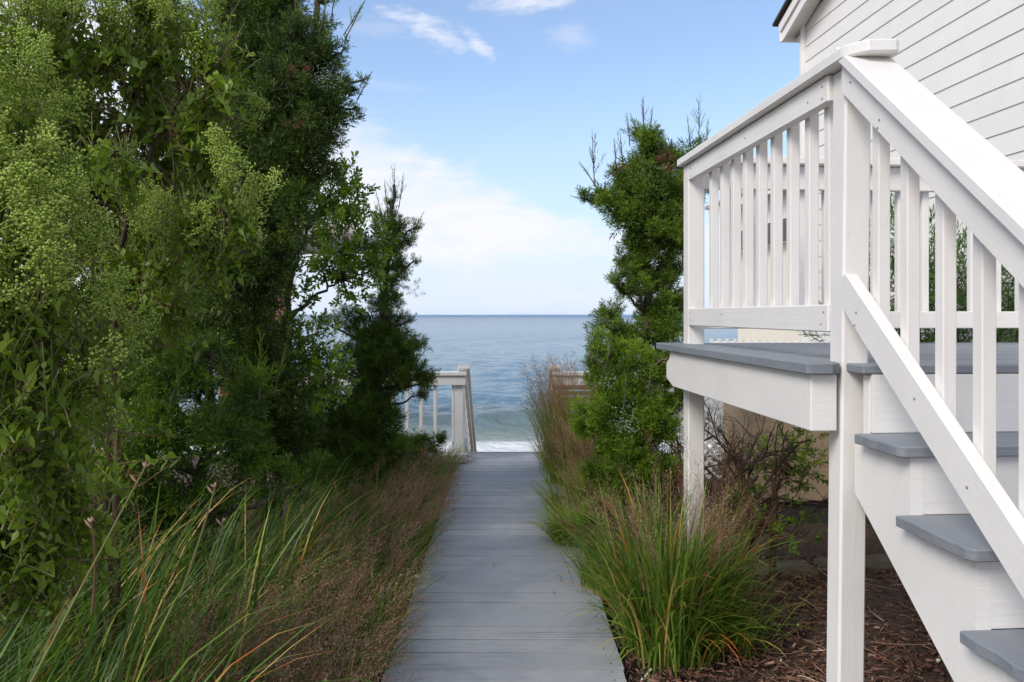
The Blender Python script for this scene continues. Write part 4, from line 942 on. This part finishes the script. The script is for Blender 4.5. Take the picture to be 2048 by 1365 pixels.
# ------------------------------------------------------------------ grasses
def U(a, b, k): return rng.uniform(a, b, k)
def grass_tint(k, mean=.42, sd=.16, dry=.07):
    t = np.clip(rng.normal(mean, sd, k), .02, .78); m = rng.random(k) < dry; t[m] = U(.84, 1, m.sum()); return t
def airy(geo, tips, dirs, size, tint, k=None):
    for v in range(3):
        m = slice(v, None, 3); geo.inst(AIRY[v], tips[m]-dirs[m]*size[m][:, None]*.3, frames(dirs[m]), size[m], tint[m])

def left_grass():
    t = tag(empty('ornamental_grass', (-1.6, 4.0, 0)), kind='stuff'); o = np.array((-1.6, 4.0, 0)); g = Geo(); s = Geo()
    k = 2300      # long blades sweeping to the right in the foreground
    B = np.stack((U(-3.4, -1.05, k), U(1.75, 4.6, k), np.full(k, -.08)), 1)
    blades(g, B-o, U(.55, 1.12, k), rng.normal(.1, .95, k), U(.05, .65, k), U(.35, 1.7, k), U(.0028, .0062, k), grass_tint(k, .20, .17, .07), 6)
    k = 4800      # finer tufts towards the beach
    B = np.stack((-.62-np.abs(rng.normal(0, .75, k)), U(2.5, 8.6, k), np.full(k, -.08)), 1); hgt = np.interp(B[:, 0], [-1.6, -.62], [.70, .36])
    blades(g, B-o, hgt*U(.6, 1.15, k), rng.normal(0, .9, k), U(.1, .6, k), U(.6, 1.7, k), U(.0020, .0036, k), grass_tint(k, .30, .18, .12), 5)
    k = 620       # a few drop over the edge boards
    B = np.stack((U(-.80, -.57, k), U(3.3, 8.5, k), np.full(k, -.06)), 1)
    blades(g, B-o, U(.22, .48, k), rng.normal(0, .5, k), U(.25, .6, k), U(.9, 2.0, k), U(.0022, .0036, k), grass_tint(k, .36, .16, .14), 6)
    g.build('blades', GRASS, t, 'stuff')
    k = 1000; cl = rng.integers(0, 22, k); cy_ = np.concatenate((U(2.7, 4.6, 12), U(4.6, 8.2, 10))); cx_ = -.68-np.abs(rng.normal(0, .30, 22))
    y = cy_[cl]+rng.normal(0, .28, k); x = np.minimum(cx_[cl]+rng.normal(0, .16, k), -.6); B = np.stack((x, y, np.full(k, -.07)), 1)
    gg = Geo(); tips, dr = blades(gg, B-o, U(.22, .52, k)*np.interp(x, [-1.5, -.6], [1.2, .66]), rng.normal(0, 1.1, k), U(.1, .5, k), U(.2, .9, k), np.full(k, .0009), np.full(k, .35), 3)
    airy(s, tips, dr, U(.16, .30, k), U(.3, .75, k)); s.V += gg.V; s.T += [q+s.n for q in gg.T]; s.C += gg.C
    s.build('seed_heads', SEED, t, 'stuff')
left_grass()

def clump(name, label, cx, cy, rad, k, L, wid, lean, curl, tint, npan, panL, pansz, az0=None, azs=3.2, dry=.06, group='switchgrass clumps along the right of the boardwalk', pant=(.2, .8), z=-.08, arch=0):
    t = tag(empty(name, (cx, cy, 0)), label, 'grass clump', group); g = Geo()
    nt_ = 9; ta = U(0, 2*np.pi, nt_); tr = rad*np.sqrt(rng.random(nt_)); ti = rng.integers(0, nt_, k); taz = ta+rng.normal(0, 1.0, nt_); th_ = U(.7, 1.15, nt_); tl = U(.3, 1.3, nt_)
    B = np.stack((tr[ti]*np.cos(ta[ti])+rng.normal(0, .045, k), tr[ti]*np.sin(ta[ti])+rng.normal(0, .045, k), np.full(k, z)), 1)
    az = taz[ti]+rng.normal(0, 1.0, k) if az0 is None else rng.normal(az0, azs, k)
    out = tl[ti]*rng.random(k)
    blades(g, B, U(L[0], L[1], k)*th_[ti], az, lean[0]+(lean[1]-lean[0])*(.35*rng.random(k)+.65*out), U(curl[0], curl[1], k), U(wid[0], wid[1], k), grass_tint(k, tint, .13, dry), 7)
    if arch:      # outer blades that arch over and droop
        k = arch; a = U(0, 2*np.pi, k); r_ = rad*U(.5, 1.15, k); B = np.stack((r_*np.cos(a), r_*np.sin(a), np.full(k, z)), 1)
        blades(g, B, U(.2, .52, k), a+rng.normal(0, .5, k), U(.15, .7, k), U(.9, 2.6, k), U(wid[0], wid[1], k), grass_tint(k, tint+.08, .15, .12), 7)
    g.build('blades', GRASS, t, 'stuff')
    if npan:
        s = Geo(); k = npan; a = U(0, 2*np.pi, k); r_ = rad*np.sqrt(rng.random(k)); B = np.stack((r_*np.cos(a), r_*np.sin(a), np.full(k, z)), 1); gg = Geo()
        tips, dr = blades(gg, B, U(panL[0], panL[1], k), a if az0 is None else rng.normal(az0, azs, k), U(.02, .3, k), U(.05, .5, k), np.full(k, .0011), np.full(k, .4), 4)
        airy(s, tips, dr, U(pansz[0], pansz[1], k), U(pant[0], pant[1], k)); s.V += gg.V; s.T += [q+s.n for q in gg.T]; s.C += gg.C
        s.build('seed_heads', SEED, t, 'stuff')
    return t
clump('switchgrass', 'biggest bright green grass clump, nearest on the right of the boardwalk below the deck corner', .80, 3.92, .20, 1150, (.34, .94), (.0030, .0068), (.03, .40), (.0, 1.9), .38, 150, (.55, .82), (.14, .22), dry=.12, arch=200)
clump('switchgrass', 'ragged low green tuft spilling onto the mulch, right of the biggest grass clump', 1.10, 4.0, .11, 200, (.30, .62), (.0018, .0036), (.3, .95), (.5, 1.6), .46, 20, (.4, .6), (.12, .2), dry=.1)
clump('switchgrass', 'reddish-tipped grass clump in front of the bushy juniper and beside its foot', .68, 4.75, .22, 700, (.30, .60), (.0022, .0040), (.1, .7), (.3, 1.5), .48, 50, (.35, .55), (.14, .20), dry=.12)
clump('switchgrass', 'airy grass clump with dark seed heads in front of the deck corner post', 1.08, 4.15, .12, 220, (.4, .75), (.0012, .0024), (.05, .3), (.2, 1.0), .40, 55, (.6, .98), (.16, .28), dry=.1, pant=(-.25, .1))
clump('switchgrass', 'pale sprawling grass leaning over the boardwalk edge, middle of the right border', .64, 5.55, .26, 1250, (.22, .52), (.0026, .0046), (.1, .8), (.6, 1.9), .66, 40, (.35, .6), (.14, .22), az0=3.0, azs=.9, dry=.1)
clump('switchgrass', 'pale green tangled grass on the right border just before the tall russet clump', .66, 6.5, .26, 1300, (.25, .66), (.0022, .0040), (.2, .8), (.5, 1.8), .62, 120, (.4, .8), (.16, .26), az0=3.0, azs=1.1, dry=.16)
clump('switchgrass', 'tall russet-headed grass clump covering the brown slatted railing', .70, 7.55, .24, 1500, (.45, 1.12), (.0022, .0040), (.02, .40), (.05, .9), .60, 300, (.75, 1.18), (.22, .36), dry=.12, pant=(.4, .9))
clump('switchgrass', 'thin reddish grass at the far right corner of the boardwalk with arching tips', .52, 8.25, .16, 600, (.25, .70), (.0012, .0022), (.2, .8), (.3, 1.5), .5, 90, (.4, .8), (.18, .28), az0=3.1, azs=1.0, dry=.3)

def iris():
    t = tag(empty('broadleaf_clump', (-1.1, 2.0, 0)), 'broad sword-leaved plant with pale seed stalks in the lower left corner', 'plant'); o = np.array((-1.1, 2.0, 0)); k = 26; g = Geo()
    B = np.stack((U(-1.55, -.95, k), U(1.75, 2.3, k), np.full(k, -.05)), 1)
    blades(g, B-o, U(.40, .62, k), rng.normal(1.2, 1.2, k), U(.05, .35, k), U(.05, .7, k), U(.008, .015, k), U(.35, .55, k), 8)
    g.build('leaves', GRASS, t, 'stuff')
    for (a, b, dead_) in (((150, 1200, 2.15), (290, 935, 2.2), 0), ((395, 1085, 2.4), (430, 975, 2.4), 0), ((430, 1100, 2.6), (445, 1045, 2.6), 0), ((183, 1140, 2.2), (182, 1045, 2.2), 1)):
        pa, pb = W(*a)-o, W(*b)-o; base = pa+(pa-pb)*.9; base[2] = max(base[2], -.05)
        s = Geo(); tube(s, bez(base, pb, (0.01, 0, .02), 9), np.linspace(.0045, .0022, 9), 5, .93 if not dead_ else .5, 0); so = s.build('stalk', STEM, t, smooth_=True)
        h = Geo()
        for q in range(6):
            dq = unit(np.array((rng.normal()*.7, rng.normal()*.5, 1.))); tube(h, bez(pb, pb+dq*.016, n=5), [.001, .0022, .0026, .0018, .0006], 5, .9)
        dq = unit(np.array((-.8, 0, 1))); p2 = pb+(pa-pb)*.12; tube(h, bez(p2, p2+dq*.03, n=5), [.0015, .003, .004, .003, .0008], 5, .8)
        h.build('seed_pod', CHIP, so)
iris()

# ------------------------------------------------------------------ mulch
def mulch():
    g = Geo(); cube = np.array([(x, y, z) for x in (-.5, .5) for y in (-.5, .5) for z in (-.5, .5)], float); cube[[2, 3], 1] *= .5; cube[[4, 5], 1] *= .6; cube[0, 0] *= .7
    T = np.array([(0, 1, 3), (0, 3, 2), (4, 6, 7), (4, 7, 5), (0, 4, 5), (0, 5, 1), (2, 3, 7), (2, 7, 6), (1, 5, 7), (1, 7, 3)])
    def scatter(k, x0, x1, y0, y1, s=1.0):
        P = np.stack((U(x0, x1, k), U(y0, y1, k), -.065+rng.random(k)*.03), 1)
        D = unit(np.stack((rng.normal(size=k), rng.normal(size=k), rng.normal(size=k)*.28), 1)); Fm = frames(D)
        Xa = np.stack((Fm[:, :, 2], Fm[:, :, 0], Fm[:, :, 1]), 2); Lc = U(.012, .055, k)*s
        g.inst((cube, T, np.zeros(8)), P, Xa, np.stack((Lc, Lc*U(.12, .45, k), U(.002, .006, k)), 1), np.clip(rng.normal(.42, .22, k), 0, 1)+(rng.random(k) < .012)*.5)
    scatter(9500, .53, 2.9, 2.1, 5.4); scatter(3000, .53, 1.5, 2.0, 3.4, .8); scatter(3500, -1.2, -.57, 2.0, 9.0); scatter(1500, .53, .9, 3.0, 9.0)
    for q in range(420):
        p = np.array((U(.7, 2.7, 1)[0], U(2.4, 5.3, 1)[0], -.035)); d = unit(np.array((rng.normal(), rng.normal(), rng.normal()*.05))); L = rng.uniform(.06, .30)
        tube(g, bez(p, p+d*L, rng.normal(size=3)*np.array((.02, .02, .006)), 5), np.linspace(.0022, .0010, 5), 4, rng.uniform(.3, 1.0))
    o = g.build('mulch_chips', CHIP); o['kind'] = 'stuff'
mulch()
def litter():
    g = Geo(); k = 420; P = np.stack((U(-.53, .5, k), U(2.9, 9.1, k), np.full(k, .002)), 1); D = unit(np.stack((rng.normal(size=k), rng.normal(size=k), np.full(k, .15)), 1))
    q = (np.array([(-.3, 0, 0), (0, 0, .5), (.3, .15, .9), (.1, .1, .2)], float), np.array([(0, 1, 3), (1, 2, 3)]), np.zeros(4)); g.inst(q, P, frames(D), U(.002, .009, k), rng.random(k))
    for c in ((.26, 4.55), (.31, 4.75), (-.1, 5.1)):
        tube(g, bez((c[0], c[1], .006), (c[0]+rng.normal()*.07, c[1]+rng.normal()*.07, .004), (.01, .01, .012), 5), [.002, .0018, .0015, .001, .0006], 4, .4)
    o = g.build('fallen_leaf_litter', CHIP); o['kind'] = 'stuff'
litter()
